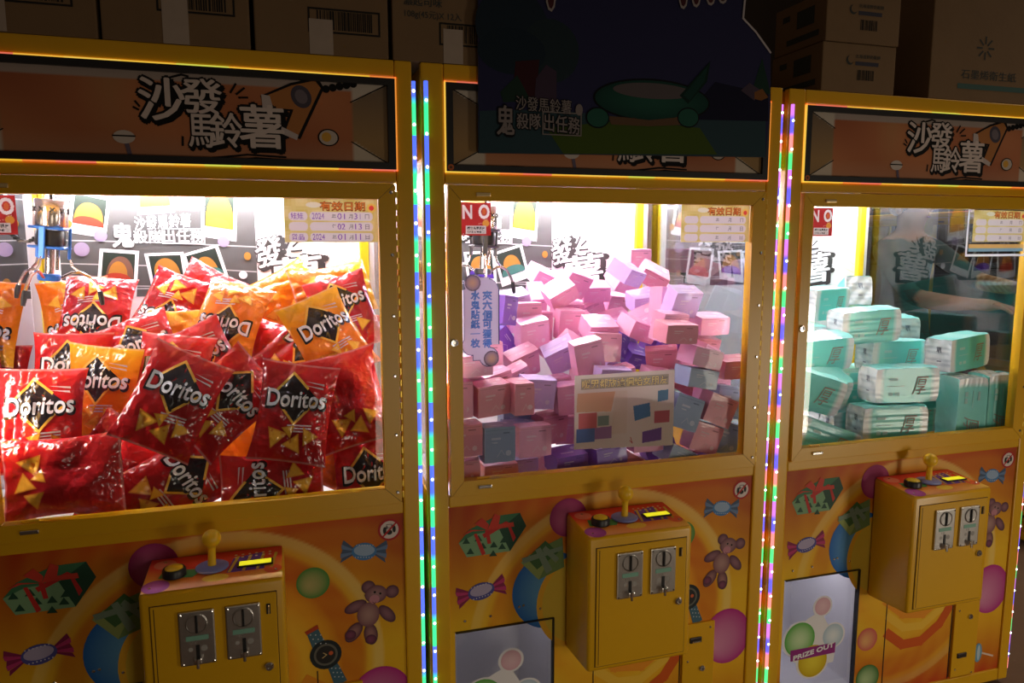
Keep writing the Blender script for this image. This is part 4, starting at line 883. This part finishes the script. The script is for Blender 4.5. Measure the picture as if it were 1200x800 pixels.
PACKS = [
    (0.577, 0.1057, 0.9938, -8.0, 0.0, 0.0, 'k'), (0.5218, 0.0849, 0.8839, -8.0, 0.0, 0.0, 'l'), (0.5551, 0.2238, 0.9626, -8.0, 0.0, 0.0, 'q'), (0.501, 0.1802, 0.852, -8.0, 0.0, 0.0, 'u'),
    (0.8057, 0.0828, 0.903, -6.0, 0.0, 90.0, 'n'), (0.9172, 0.079, 0.9071, -4.0, 0.0, 90.0, 'N'), (0.8575, 0.159, 1.0706, 12.0, 0.0, -3.0, 'm'), (0.6003, 0.2864, 1.1515, -6.0, 4.0, -3.0, 'c'),
    (0.8839, 0.4348, 1.1083, 62.0, 0.0, 0.0, 'd'), (0.8138, 0.5751, 1.2229, 58.0, 0.0, 14.0, 'b'), (0.5708, 0.4537, 1.2107, 20.0, 4.0, 0.0, 'a'), (0.4676, 0.4038, 1.0971, 68.0, 0.0, 0.0, 'e'),
    (0.3825, 0.2451, 1.0787, -5.0, 12.0, -4.0, 'f'), (0.3281, 0.1841, 0.9747, -4.0, 25.0, 2.0, 'g'), (0.217, 0.0821, 1.0047, -6.0, 8.0, 17.0, 'h'), (0.2944, 0.0997, 0.8427, -4.0, 0.0, 20.0, 'i'),
    (0.7316, 0.2966, 1.0437, -5.0, 0.0, 0.0, 'o'), (0.7362, 0.44, 0.9346, 10.0, 0.0, 0.0, 'x'), (0.6886, 0.2609, 0.8213, 0.0, 0.0, 0.0, 'v'), (0.8669, 0.3529, 0.8154, 0.0, 0.0, 0.0, 'w'),
    (0.8629, 0.237, 0.9308, -5.0, 0.0, 2.0, 't')]
# ------------------------------------------------------------------ labels by place in the heap
ORD = ['first', 'second', 'third', 'fourth', 'fifth', 'sixth', 'seventh', 'eighth', 'ninth', 'tenth', 'eleventh', 'twelfth']
def place_labels(objs, nrow, descr, where):
    """objs: list of (object, centre, description); rows from the top of the heap as seen in the photograph"""
    L = sorted(objs, key=lambda o: proj(o[1])[1]); per = math.ceil(len(L)/nrow)
    for r in range(nrow):
        row = sorted(L[r*per:(r+1)*per], key=lambda o: proj(o[1])[0])
        for i, (o, c, d) in enumerate(row):
            o['label'] = f"{d} {where}, {ORD[i]} from left in {ORD[r]} row from top"
def rotm(yaw, pitch, roll):
    return Matrix.Rotation(math.radians(yaw), 4, 'Z') @ Matrix.Rotation(math.radians(pitch), 4, 'X') @ Matrix.Rotation(math.radians(roll), 4, 'Y')

# ------------------------------------------------------------------ chip bags
BW, BH = .086, .115                                       # half width, half height
def bag_shape(seed):
    rnd = random.Random(seed)
    folds = [(rnd.uniform(-.7, .7), rnd.uniform(-.8, .8), rnd.uniform(0, math.pi), rnd.uniform(.003, .008), rnd.uniform(.035, .09)) for _ in range(13)]
    ph = [rnd.uniform(0, 6.3) for _ in range(8)]; bend = rnd.uniform(-.010, .010); tw = rnd.uniform(-.10, .10)
    def S3(u, v, side, eps=0.):                           # u, v in -1..1 -> local point; side -1 is the printed front (towards -Y)
        e = max(0., 1-abs(v)**2.6); q = max(0., 1-abs(u)**2.4)
        t = .026*(q**.62)*(e**.72)
        t += .0035*math.sin(5*u+ph[0]+2*v)*e*q+.003*math.sin(7*v+3*u+ph[1])*q*e
        cr = math.exp(-(1-abs(v))/.16)*q
        t += .0035*cr*math.sin(14*u+ph[2]+(2 if v > 0 else 0))
        for fu, fv, a, am, sg in folds:
            d = (u-fu)*math.cos(a)+(v-fv)*math.sin(a); l = -(u-fu)*math.sin(a)+(v-fv)*math.cos(a)
            t -= am*math.exp(-abs(d)/sg)*math.exp(-(l/.5)**2)*min(1, 3*q*e)
        t = max(t, .0006) if q*e > .02 else max(t, .0004)
        x = u*BW*(1-.10*(e-.2)); z = v*BH*(1-.03*q)
        y = bend*(v*v*2-1)+.004*math.sin(3*u+ph[3])*(1-e)+tw*x*v*.5
        return (x, y+side*(t+eps), z)
    return S3
def bag_meshes(seed, orange, logo=True):
    S3 = bag_shape(seed); nu, nv = 26, 34; mb = MB()
    us = [-1+2*i/nu for i in range(nu+1)]; vs = [-1+2*j/nv for j in range(nv+1)]
    vs = [-1.0, -.975]+[-.95+1.9*j/nv for j in range(nv+1)]+[.975, 1.0]
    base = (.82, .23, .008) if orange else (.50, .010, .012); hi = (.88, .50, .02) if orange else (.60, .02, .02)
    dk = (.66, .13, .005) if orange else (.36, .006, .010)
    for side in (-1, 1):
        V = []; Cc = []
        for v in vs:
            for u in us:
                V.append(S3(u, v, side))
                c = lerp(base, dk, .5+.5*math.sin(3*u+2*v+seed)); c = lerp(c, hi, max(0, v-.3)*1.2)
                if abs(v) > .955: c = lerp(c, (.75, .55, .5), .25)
                Cc.append(c)
        n = nu+1
        F = [(j*n+i, j*n+i+1, (j+1)*n+i+1, (j+1)*n+i) for j in range(len(vs)-1) for i in range(nu)]
        if side > 0: F = [tuple(reversed(f)) for f in F]
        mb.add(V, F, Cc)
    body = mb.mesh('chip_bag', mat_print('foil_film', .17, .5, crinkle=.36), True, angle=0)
    # printed front
    A = Print(lambda x, z, k: S3(max(-.99, min(.99, x)), max(-.94, min(.94, z)), -1, .0011+.0005*k))
    def tri(p, c, k, n=7):
        vs_ = []; ix = {}
        for i in range(n+1):
            for j in range(n+1-i):
                a, b = i/n, j/n; g = 1-a-b; ix[i, j] = len(vs_)
                vs_.append(A.fn(p[0][0]*g+p[1][0]*a+p[2][0]*b, p[0][1]*g+p[1][1]*a+p[2][1]*b, k))
        fs = []
        for i in range(n):
            for j in range(n-i):
                fs.append((ix[i, j], ix[i+1, j], ix[i, j+1]))
                if i+j < n-1: fs.append((ix[i+1, j], ix[i+1, j+1], ix[i, j+1]))
        A.add(vs_, fs, c)
    gold, blk, wt = (.80, .42, .06), (.018, .012, .014), (.80, .78, .80)
    if logo:
        tri([(-.14, .80), (.62, .32), (.05, -.22)], blk, 0, 10); tri([(-.60, .36), (-.14, .80), (.05, -.22)], blk, 0, 10)
        for a_, b_ in (((-.60, .36), (-.14, .80)), ((-.14, .80), (.30, .52)), ((.62, .32), (.05, -.22)), ((.05, -.22), (-.36, .10))):
            A.line([(a_[0]+(b_[0]-a_[0])*t/8, a_[1]+(b_[1]-a_[1])*t/8) for t in range(9)], .055, gold, 2)
        for dx, dz in ((0, -.02),): A.text('Doritos', -.80+dx, .10+dz, .86+dx, .46+dz, blk, 3, bold=.075, slope=.06)
        A.text('Doritos', -.76, .12, .82, .45, wt, 5, bold=.035, slope=.06)
        for i in range(2): tri([(.2, .66-i*.08), (.72, .60-i*.08), (.70, .64-i*.08)], (.65, .5, .5), 1, 4)
        for i in range(3): A.line([(-.1+.16*t, -.26-i*.06+.01*t) for t in range(5)], .03, (.62, .45, .45), 1)
    for cx, cz, s_, a in ((-.38, -.50, .26, .3), (.12, -.62, .24, 1.2), (.50, -.44, .22, 2.2), (-.05, -.36, .17, .8)):
        p = [(cx+s_*1.3*math.cos(a+k*2.094), cz+s_*math.sin(a+k*2.094)) for k in range(3)]
        tri(p, (.66, .22, .02), 2, 5); tri([((q[0]-cx)*.82+cx, (q[1]-cz)*.82+cz) for q in p], (.80, .40, .035), 3, 5)
    pr = A.mesh('front_print', mat_print('foil_print', .2, .5, crinkle=.36), True, angle=0)
    return body, pr
bagv = {True: [bag_meshes(31+i, True) for i in range(3)], False: [bag_meshes(11+i, False) for i in range(5)]}
plain = {True: bag_meshes(61, True, False), False: bag_meshes(71, False, False)}
blist = []
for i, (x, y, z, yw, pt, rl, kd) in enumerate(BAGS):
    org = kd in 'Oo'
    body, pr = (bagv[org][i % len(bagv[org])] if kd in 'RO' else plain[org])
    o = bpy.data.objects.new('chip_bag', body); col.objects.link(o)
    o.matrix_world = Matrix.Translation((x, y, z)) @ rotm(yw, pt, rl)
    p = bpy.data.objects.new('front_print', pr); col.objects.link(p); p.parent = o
    tag(o, '', 'chip bag', 'chip bags in the left machine')
    flip = 'upside-down ' if 120 < abs(rl) < 240 else 'sideways ' if 60 <= abs(rl) <= 120 else ''
    blist.append((o, (x, y, z), flip+('orange' if org else 'red')+' chip bag'))
place_labels(blist, 5, None, 'in left machine')

# ------------------------------------------------------------------ tissue boxes
BD = {0: (.092, .052, .082), 1: (.092, .082, .052), 2: (.052, .092, .082), 3: (.082, .052, .092)}
BC = {'P': ('pink', (.86, .40, .60)), 'L': ('lilac', (.64, .47, .86)), 'V': ('violet', (.20, .08, .52)), 'R': ('salmon pink', (.78, .29, .37)), 'B': ('blue-grey', (.30, .38, .56))}
def carton_mesh(dim, cname, c):
    w_, d_, h_ = [v*.97/2 for v in dim]; mb = MB(); bm = bmesh.new(); bmesh.ops.create_cube(bm, size=2)
    bmesh.ops.subdivide_edges(bm, edges=bm.edges[:], cuts=3, use_grid_fill=True)
    rnd = random.Random(cname+str(dim))
    for v in bm.verts:
        f = [1-.015*(abs(v.co[(k+1) % 3])**2*abs(v.co[(k+2) % 3])**2) for k in range(3)]
        r = lambda: rnd.uniform(-.0009, .0009)
        v.co = Vector((v.co.x*w_*f[0]+r(), v.co.y*d_*f[1]+r(), v.co.z*h_*f[2]+r()))
    mb.bm(bm)
    return mb.mesh('tissue_box', mat('carton_'+cname.replace(' ', '_'), c, .38, coat=.25, bump=.25, bscale=45, var=.12, vscale=18), True, angle=30)
def carton_prints(dim, c):
    w_, d_, h_ = [v*.97/2 for v in dim]; lite = lerp(c, (.9, .85, .9), .45); dark = tuple(v*.55 for v in c)
    A = Print(lambda x, z, k: (x, -d_-.0006-k*.0002, z))
    A.rect(-w_*.55, h_*.30, w_*.05, h_*.42, lite); A.rect(-w_*.55, h_*.10, -w_*.15, h_*.17, lite); A.disc(w_*.55, -h_*.5, h_*.16, h_*.16, lite, n=14); A.rect(w_*.2, h_*.62, w_*.62, h_*.70, dark)
    A.line([(-w_*.9, h_*.84), (w_*.9, h_*.84)], .0008, dark); A.line([(-w_*.2, -h_*.7), (w_*.1, -h_*.3), (w_*.3, -h_*.6)], .0012, lite)
    B = Print(lambda x, y, k: (x, y, h_+.0006+k*.0002))
    B.line([(-w_*.9, 0), (w_*.9, 0)], .0008, dark); B.rect(-w_*.5, -d_*.5, w_*.3, -d_*.3, lite); B.disc(w_*.6, d_*.3, d_*.25, d_*.25, lite, n=12)
    A.add(B.v, B.f, list(B.c))
    return A.mesh('box_print', paper)
cm_ = {}; clist = []
for i, (x, y, z, yw, pt, rl, fc, kd) in enumerate(BOXES):
    if (fc, kd) not in cm_: cm_[fc, kd] = (carton_mesh(BD[fc], BC[kd][0]+'', BC[kd][1]), carton_prints(BD[fc], BC[kd][1]))
    o = bpy.data.objects.new('tissue_box', cm_[fc, kd][0]); col.objects.link(o)
    o.matrix_world = Matrix.Translation((x+S, y, z)) @ rotm(yw, pt, rl)
    p = bpy.data.objects.new('box_print', cm_[fc, kd][1]); col.objects.link(p); p.parent = o
    tag(o, '', 'tissue box', 'tissue boxes in the middle machine')
    clist.append((o, (x+S, y, z), BC[kd][0]+' tissue box'))
place_labels(clist, 10, None, 'in middle machine')

# ------------------------------------------------------------------ teal tissue packs
def pack_mesh(seed):
    rnd = random.Random(seed); hx, hy, hz = .105, .043, .052; bm = bmesh.new(); bmesh.ops.create_cube(bm, size=2)
    bmesh.ops.subdivide_edges(bm, edges=bm.edges[:], cuts=13, use_grid_fill=True)
    teal, pale, wht = (.17, .70, .65), (.42, .82, .78), (.86, .88, .90)
    mb = MB(); cs = []; vs = []
    bm.verts.index_update()
    for f in bm.faces:
        n = f.normal; end = abs(n.x) > .5; top = abs(n.z) > .5; o = []
        for v in f.verts:
            x, y, z = v.co
            px, py, pz = x*hx, y*hy, z*hz
            r = 1-.05*(abs(y)**4*abs(z)**4); px *= r; py *= 1-.06*(abs(x)**6*abs(z)**6); pz *= 1-.05*(abs(x)**6*abs(y)**6)
            lay = math.sin(pz/hz*26)
            if end:
                c = wht if lay > -.5 else (.62, .66, .70)
                px += (1 if x > 0 else -1)*(-.004+.003*math.sin(y*6+seed)*math.cos(z*5+2*seed)+.0005*lay)
            elif top: c = lerp(teal, pale, .5+.4*math.sin(x*4+seed)); pz += (1 if z > 0 else -1)*.0012*math.sin(x*9+y*4+seed)
            else:
                c = teal if abs(x) < .80 else wht
                if x > .3 or x < -.8 or seed % 2: py += (1 if y > 0 else -1)*.0003*lay
                if seed % 2 and lay < -.6: c = tuple(v_*.8 for v_ in c)
            o.append((px, py, pz)); cs.append(c)
        vs.append(o)
    k = 0; F = []; V = []
    for o in vs: F.append(tuple(range(k, k+len(o)))); V += o; k += len(o)
    mb.add(V, F, cs); bm.free()
    me = mb.mesh('tissue_pack', mat_print('pack_film', .3, .3))
    b2 = bmesh.new(); b2.from_mesh(me); bmesh.ops.remove_doubles(b2, verts=b2.verts, dist=1e-6) if False else None; b2.to_mesh(me); b2.free()
    return me
def pack_print(seed):
    A = Print(lambda x, z, k: (x, -.0445-k*.0003, z))
    ink, pl = (.36, .30, .26), (.45, .72, .70)
    A.text('厚', .020, -.028, .062, .026, ink, 1, shear=.2)
    A.rect(-.062, .016, -.034, .024, pl); A.rect(-.066, -.002, -.012, .000, pl); A.rect(-.062, -.030, -.048, -.020, pl); A.rect(-.042, -.030, -.026, -.020, pl)
    T2 = Print(lambda y, z, k: (-.1035-k*.0003, y, z)); T2.text('厚', -.012, .008, .004, .026, (.10, .10, .14), 1, bold=.02); T2.rect(-.012, -.020, .002, -.016, (.3, .3, .35), 1)
    A.add(T2.v, T2.f, list(T2.c))
    return A.mesh('pack_print', paper)
pm = [pack_mesh(i) for i in range(4)]; pp = pack_print(0); plist = []
for i, (x, y, z, yw, pt, rl, kd) in enumerate(PACKS):
    o = bpy.data.objects.new('tissue_pack', pm[i % 4]); col.objects.link(o)
    o.matrix_world = Matrix.Translation((x+2*S, y, z)) @ rotm(yw, pt, rl)
    p = bpy.data.objects.new('pack_print', pp); col.objects.link(p); p.parent = o
    tag(o, '', 'tissue pack', 'teal tissue packs in the right machine')
    plist.append((o, (x+2*S, y, z), ('upright ' if rl == 90 else 'tilted ' if abs(rl) > 10 else '')+'teal tissue pack'))
place_labels(plist, 4, None, 'in right machine')

# ------------------------------------------------------------------ cardboard cartons on top
card = mat('cardboard', (.20, .125, .065), .8, bump=.15, bscale=90, var=.10, vscale=12, spec=.2)
tapem = mat('clear_tape', (.40, .32, .26), .25, var=.1, vscale=30)
def carton(x0, x1, y0, y1, z0, z1, label, marks=None, tape=None, name='cardboard_carton'):
    ox = ((x0+x1)/2, (y0+y1)/2, z0)
    b = MB(); b.box((x0, y0, z0), (x1, y1, z1), .003, seg=2); t = thing(name, ox, label, 'carton', 'cartons stored on top of the machines')
    b.build('carton_body', card, t)
    b = MB(); b.box((x0+.004, (y0+y1)/2-.002, z1-.0005), (x1-.004, (y0+y1)/2+.002, z1+.0004)); b.build('flap_seam', mat('seam_dark', (.05, .03, .015), .9), t)
    if marks:
        A = Print(lambda x, z, k: (x, y0-.0006-k*.0003, z)); marks(A); A.build('carton_print', matte, t)
    if tape:
        b = MB(); b.box((tape[0], y0-.0012, tape[1]), (tape[2], y0-.0002, tape[3])); b.build('packing_tape', tapem, t)
    return t
def barcode(A, x0, z0, x1, z1, seed, fr=True, ink=(.02, .018, .015)):
    rnd = random.Random(seed)
    if fr: A.frame(x0, z0, x1, z1, .004, ink)
    x = x0+.018
    while x < x1-.018:
        wd = rnd.choice((.0012, .002, .003, .0042)); A.rect(x, z0+.007, min(x+wd, x1-.016), z1-.005, ink); x += wd+rnd.choice((.0014, .002, .003))
ZT = TOP+.0006; inkc = (.05, .055, .05)
def R2(xa, ya, xb, yb, Y=.0): a, b = aty(xa, ya, Y), aty(xb, yb, Y); return a[0], b[2], b[0], a[2]   # px corners (left, top, right, bottom)
def pr_(xa, ya, xb, yb): a, b = aty(xa, yb, 0), aty(xb, ya, 0); return a[0], a[2], b[0], b[2]
def bar(q, seed): return lambda A: barcode(A, *q, seed)
carton(.108, .384, .004, .34, ZT, ZT+.27, 'brown carton at far left on top of chip bag machine', lambda A: barcode(A, .225, 1.862, .345, 1.915, 3), (.13, ZT+.002, .232, 1.93))
carton(.391, .663, .004, .34, ZT, ZT+.27, 'brown carton second from left above the chip bag machine sign', lambda A: barcode(A, .491, 1.868, .636, 1.922, 4), (.500, ZT+.001, .548, 1.895))
def mk3(A):
    barcode(A, .778, 1.851, .927, 1.901, 5); A.text('(42元)X12入', .715, 1.915, .82, 1.932, inkc, bold=.01); A.text('濃起司味', .715, 1.940, .80, 1.958, inkc, bold=.01)
carton(.672, .944, .004, .34, ZT, ZT+.27, 'brown carton third from left above chip bag machine, tape over barcode', mk3, (.780, ZT+.001, .828, 1.878))
def mk4(A):
    barcode(A, 1.055, 1.845, 1.20, 1.893, 6); A.text('濃起司味', .978, 1.922, 1.062, 1.944, inkc, bold=.015); A.text('108g(45元)X 12入', .980, 1.895, 1.105, 1.914, inkc, bold=.012)
carton(.953, 1.225, .004, .34, ZT, ZT+.27, 'brown carton straddling two machines left of the dark blue poster', mk4, (1.064, ZT+.001, 1.108, 1.880))
def mk5(z):
    def f(A):
        A.text('北海道鮮奶鬆餅', 2.165, z+.088, 2.245, z+.098, inkc, bold=.01); A.rect(2.165, z+.070, 2.240, z+.080, (.05, .05, .07)); barcode(A, 2.155, z+.026, 2.242, z+.064, 8, False)
        A.disc(2.148, z+.082, .012, .012, inkc); A.disc(2.151, z+.085, .010, .010, (.20, .125, .065), 1)
    return f
c5 = carton(2.062, 2.296, .006, .215, ZT, ZT+.124, 'small brown carton with barcode, lower one of the pair on right machine', mk5(ZT))
c6 = carton(2.066, 2.300, .004, .213, ZT+.1255, ZT+.25, 'small brown carton with barcode, upper one of the pair on right machine', mk5(ZT+.1255))
for t_, zz in ((c5, ZT), (c6, ZT+.1255)):
    sd = Print(lambda y, z, k: ((2.0614 if zz < ZT+.1 else 2.0654)-k*.0003, y, z)); sd.rect(.05, zz+.055, .12, zz+.10, inkc); sd.rect(.03, zz+.02, .16, zz+.035, inkc); sd.rect(.15, zz+.085, .18, zz+.1, inkc); sd.build('side_print', matte, t_)
def mk7(A):
    A.text('石墨烯衛生紙', 2.52, 1.865, 2.72, 1.89, inkc, bold=.015); A.rect(2.51, 1.838, 2.80, 1.852, (.06, .12, .11)); 
    for i in range(8): a = i*math.pi/4; A.line([(2.60+.012*math.cos(a), 1.95+.012*math.sin(a)), (2.60+.03*math.cos(a), 1.95+.03*math.sin(a))], .005, inkc)
carton(2.412, 2.80, .004, .34, ZT, ZT+.30, 'large brown carton with green band at far right on right machine', mk7)

# ------------------------------------------------------------------ dark cut-out poster board hung before the middle sign
YP = -.014
def pq(x, y): a = aty(x, y, YP); return a[0], a[2]
edge = [pq(560, -60), pq(561, 179), pq(897, 184), pq(903, 120), pq(903, 62), pq(885, 38), pq(870, 22), pq(873, 0), pq(880, -25), pq(860, -60)]
b = MB(); b.prism(edge, YP, YP+.008); bd = b.build('poster_board', mat('foam_board', (.06, .06, .09), .7), None)
tag(bd, 'dark blue cut-out poster board hanging over the middle machine sign', 'poster board')
A = Print(lambda x, z, k: (x, YP-.0003-k*.0003, z))
def pp_(pts, c, k=1): A.poly([pq(*p) for p in pts], c, k)
A.poly(edge, (.020, .020, .062), 0)
navy = (.010, .010, .040)
pp_([(562, 130), (640, 128), (760, 140), (897, 140), (897, 184), (561, 179)], (.022, .048, .060)); pp_([(640, 150), (740, 140), (820, 150), (840, 181), (660, 180)], (.045, .075, .010), 2)
for cx, cy, rx, rz, c in ((600, 30, .085, .08, (.012, .022, .035)), (645, 60, .07, .07, (.014, .026, .034)), (600, 60, .08, .05, (.010, .020, .032))): A.disc(*pq(cx, cy), rx, rz, c, 1)
pp_([(604, 72), (632, 70), (628, 115), (600, 118)], (.035, .008, .012), 2); pp_([(628, 92), (640, 76), (652, 84), (652, 118), (626, 118)], (.045, .028, .050), 3); pp_([(586, 108), (606, 88), (622, 118), (590, 120)], (.012, .03, .022), 2)
pp_([(868, 106), (878, 97), (890, 105), (884, 118)], (.055, .038, .060), 2); pp_([(884, 108), (893, 104), (900, 114), (892, 118), (884, 116)], (.18, .07, .02), 2); pp_([(880, 110), (893, 68), (903, 110)], (.008, .030, .022), 1)
pp_([(838, 96), (900, 110), (900, 142), (800, 140)], (.006, .006, .022), 1)
# empty swim ring floating on the meadow
c = pq(765, 118); gr, gd = (.014, .075, .052), (.006, .035, .028)
A.disc(c[0], c[1], .155, .050, (.004, .004, .006), 3, n=40); A.disc(c[0], c[1], .150, .046, gr, 4, c2=gd, n=40); A.disc(c[0], c[1]+.022, .105, .018, (.09, .075, .08), 5, n=30)
pp_([(796, 112), (832, 72), (828, 96), (806, 122)], (.004, .02, .015), 5); pp_([(800, 112), (829, 77), (825, 95), (808, 118)], gd, 6); pp_([(712, 136), (735, 138), (760, 141), (790, 138), (812, 130), (808, 146), (760, 148), (716, 146)], (.10, .055, .030), 6)
for x, y in ((700, 138), (806, 138)): A.disc(*pq(x, y), .030, .024, (.004, .004, .006), 6); A.disc(*pq(x, y), .027, .021, gr, 7)
# lettering
wt = (.20, .17, .165)
def tx(s_, xa, ya, xb, yb, bold=.02, c=wt, k=9, slope=0): p0, p1 = pq(xa, yb), pq(xb, ya); A.text(s_, p0[0], p0[1], p1[0], p1[1], (.006, .006, .008), k-1, bold=bold+.06, slope=slope); A.text(s_, p0[0], p0[1], p1[0], p1[1], c, k, bold=bold, slope=slope)
tx('沙發馬鈴薯', 604, 117, 669, 130, .012, slope=-.004); tx('鬼', 582, 125, 602, 158, .03); tx('殺隊', 605, 134, 633, 151, .02); tx('出任務', 637, 137, 679, 155, .018, slope=-.006)
p0, p1 = pq(635, 158), pq(681, 133); A.frame(p0[0], p0[1], p1[0], p1[1], .0025, wt, 9); A.disc(*pq(678, 129), .009, .013, wt, 9)
A.disc(*pq(590, 153), .006, .006, wt, 9)
for i, xx in enumerate((645, 800, 815, 832, 846)): p0 = pq(xx, -2); A.disc(p0[0], p0[1], .012, .030-.004*i, (.30, .26, .25), 8, n=9); A.disc(p0[0], p0[1], .008, .024-.004*i, (.06, .015, .018), 9, n=9)
A.line([pq(*p) for p in ((873, -10), (870, 22), (885, 38), (902, 62))], .005, (.42, .38, .40), 8)
A.build('poster_print', matte, bd)

# ------------------------------------------------------------------ visitor across the passage, seen through the side glass
def person(loc, rz):
    J = {'pel': (0, 0, .96, .125, .10), 'sp': (0, .005, 1.12, .12, .095), 'ch': (0, .0, 1.30, .145, .105), 'ub': (0, .01, 1.40, .10, .075), 'nk': (0, .0, 1.47, .05, .05), 'hd': (0, -.015, 1.56, .072, .082), 'ht': (0, -.005, 1.64, .062, .075)}
    E = [('pel', 'sp'), ('sp', 'ch'), ('ch', 'ub'), ('ub', 'nk'), ('nk', 'hd'), ('hd', 'ht')]
    for n, s_ in (('l', -1), ('r', 1)):
        up = .06 if s_ > 0 else 0.
        for k, v in {'sh': (s_*.175, .0, 1.385, .056, .056), 'el': (s_*.215, -.20, 1.18+up, .043, .043), 'fo': (s_*.18, -.34, 1.165+up, .038, .036), 'wr': (s_*.14, -.44, 1.165+up, .026, .022), 'pa': (s_*.125, -.50, 1.165+up, .038, .016),
                     'hp': (s_*.095, 0, .90, .088, .088), 'kn': (s_*.105, -.015, .50, .058, .06), 'cf': (s_*.105, .02, .36, .055, .058), 'an': (s_*.105, .03, .09, .038, .042), 'to': (s_*.115, -.12, .045, .042, .036)}.items(): J[k+n] = v
        E += [('ub', 'sh'+n), ('sh'+n, 'el'+n), ('el'+n, 'fo'+n), ('fo'+n, 'wr'+n), ('wr'+n, 'pa'+n), ('pel', 'hp'+n), ('hp'+n, 'kn'+n), ('kn'+n, 'cf'+n), ('cf'+n, 'an'+n), ('an'+n, 'to'+n)]
        for f in range(4):                                 # fingers, slightly curled
            x = s_*(.100+.017*f); L = (.055, .068, .072, .060)[3-f if s_ > 0 else f]
            J[f'f{f}a'+n] = (x, -.535, 1.163+up, .009, .009); J[f'f{f}b'+n] = (x, -.535-L*.55, 1.155+up, .008, .008); J[f'f{f}c'+n] = (x, -.535-L, 1.138+up, .0068, .0068)
            E += [('pa'+n, f'f{f}a'+n), (f'f{f}a'+n, f'f{f}b'+n), (f'f{f}b'+n, f'f{f}c'+n)]
        J['ta'+n] = (s_*.090, -.485, 1.16+up, .011, .011); J['tb'+n] = (s_*.072, -.515, 1.158+up, .009, .009); J['tc'+n] = (s_*.068, -.54, 1.152+up, .0075, .0075)
        E += [('pa'+n, 'ta'+n), ('ta'+n, 'tb'+n), ('tb'+n, 'tc'+n)]
    ks = list(J); me = bpy.data.meshes.new('body'); me.from_pydata([J[k][:3] for k in ks], [(ks.index(a), ks.index(b)) for a, b in E], [])
    o = bpy.data.objects.new('body_rig', me); col.objects.link(o)
    sk = o.modifiers.new('skin', 'SKIN'); sd = me.skin_vertices[0].data
    for i, k in enumerate(ks): sd[i].radius = J[k][3:]; sd[i].use_root = (k == 'pel')
    ss = o.modifiers.new('smooth', 'SUBSURF'); ss.levels = 2
    dg = bpy.context.evaluated_depsgraph_get(); dg.update()
    bm_ = bpy.data.meshes.new_from_object(o.evaluated_get(dg)); bpy.data.objects.remove(o)
    at = bm_.color_attributes.new('Col', 'FLOAT_COLOR', 'POINT'); skin, shirt, trou, shoe, cuff = (.52, .27, .17), (.022, .085, .085), (.02, .022, .03), (.01, .01, .01), (.45, .26, .09)
    for i, v in enumerate(bm_.vertices):
        x, y, z = v.co
        c = skin
        if z < .075: c = shoe
        elif z < .97 and y > -.18: c = trou
        elif z < 1.435 and y > -.24: c = shirt
        if x > 0 and -.40 < y < -.22 and z > 1.1: c = cuff if (int(y*60)+int(z*60)) % 2 else (.62, .45, .2)
        at.data[i].color = (*c, 1)
    bm_.materials.clear(); bm_.materials.append(mat_print('figure', .7, spec=.25)); bm_.shade_smooth(); bm_.name = 'person'
    p = bpy.data.objects.new('person', bm_); col.objects.link(p); p.location = loc; p.rotation_euler = (0, 0, rz)
    tag(p, 'person in dark teal shirt reaching forward with both arms, beyond the side glass', 'person')
    b = MB(); b.lathe([(.004, .115), (.045, .105), (.074, .075), (.086, .03), (.085, -.02), (.070, -.06), (.05, -.075)], 20, Matrix.Translation((0, .018, 1.615)) @ Matrix.Diagonal((.95, 1.08, 1, 1)))
    h = b.mesh('hair', mat('hair_black', (.012, .010, .009), .5), True); ho = bpy.data.objects.new('hair', h); col.objects.link(ho); ho.parent = p
    for nm, m_, sh in (('eye', mat('eye_dark', (.02, .015, .012), .2), [(-.028, -.092, 1.585, .008), (.028, -.092, 1.585, .008)]), ('nose', mat('skin_tone', (.52, .27, .17), .6), [(0, -.100, 1.562, .011)]), ('mouth', mat('lip', (.40, .12, .10), .5), [(0, -.092, 1.532, .014)]), ('ear', mat('skin_tone'), [(-.078, 0, 1.57, .018), (.078, 0, 1.57, .018)])):
        for x, y, z, r_ in sh:
            b = MB(); n = 8; sc = (1, .5, .35) if nm == 'mouth' else (.5, 1, 1.4) if nm == 'ear' else (1, 1, 1)
            b.lathe([(max(.0004, r_*math.sin(math.pi*i/n)), -r_*math.cos(math.pi*i/n)) for i in range(n+1)], 12, Matrix.Translation((x, y, z)) @ Matrix.Diagonal((*sc, 1)))
            q_ = bpy.data.objects.new(nm, b.mesh(nm, m_, True)); col.objects.link(q_); q_.parent = p
person((3.50, 1.12, 0), .12)
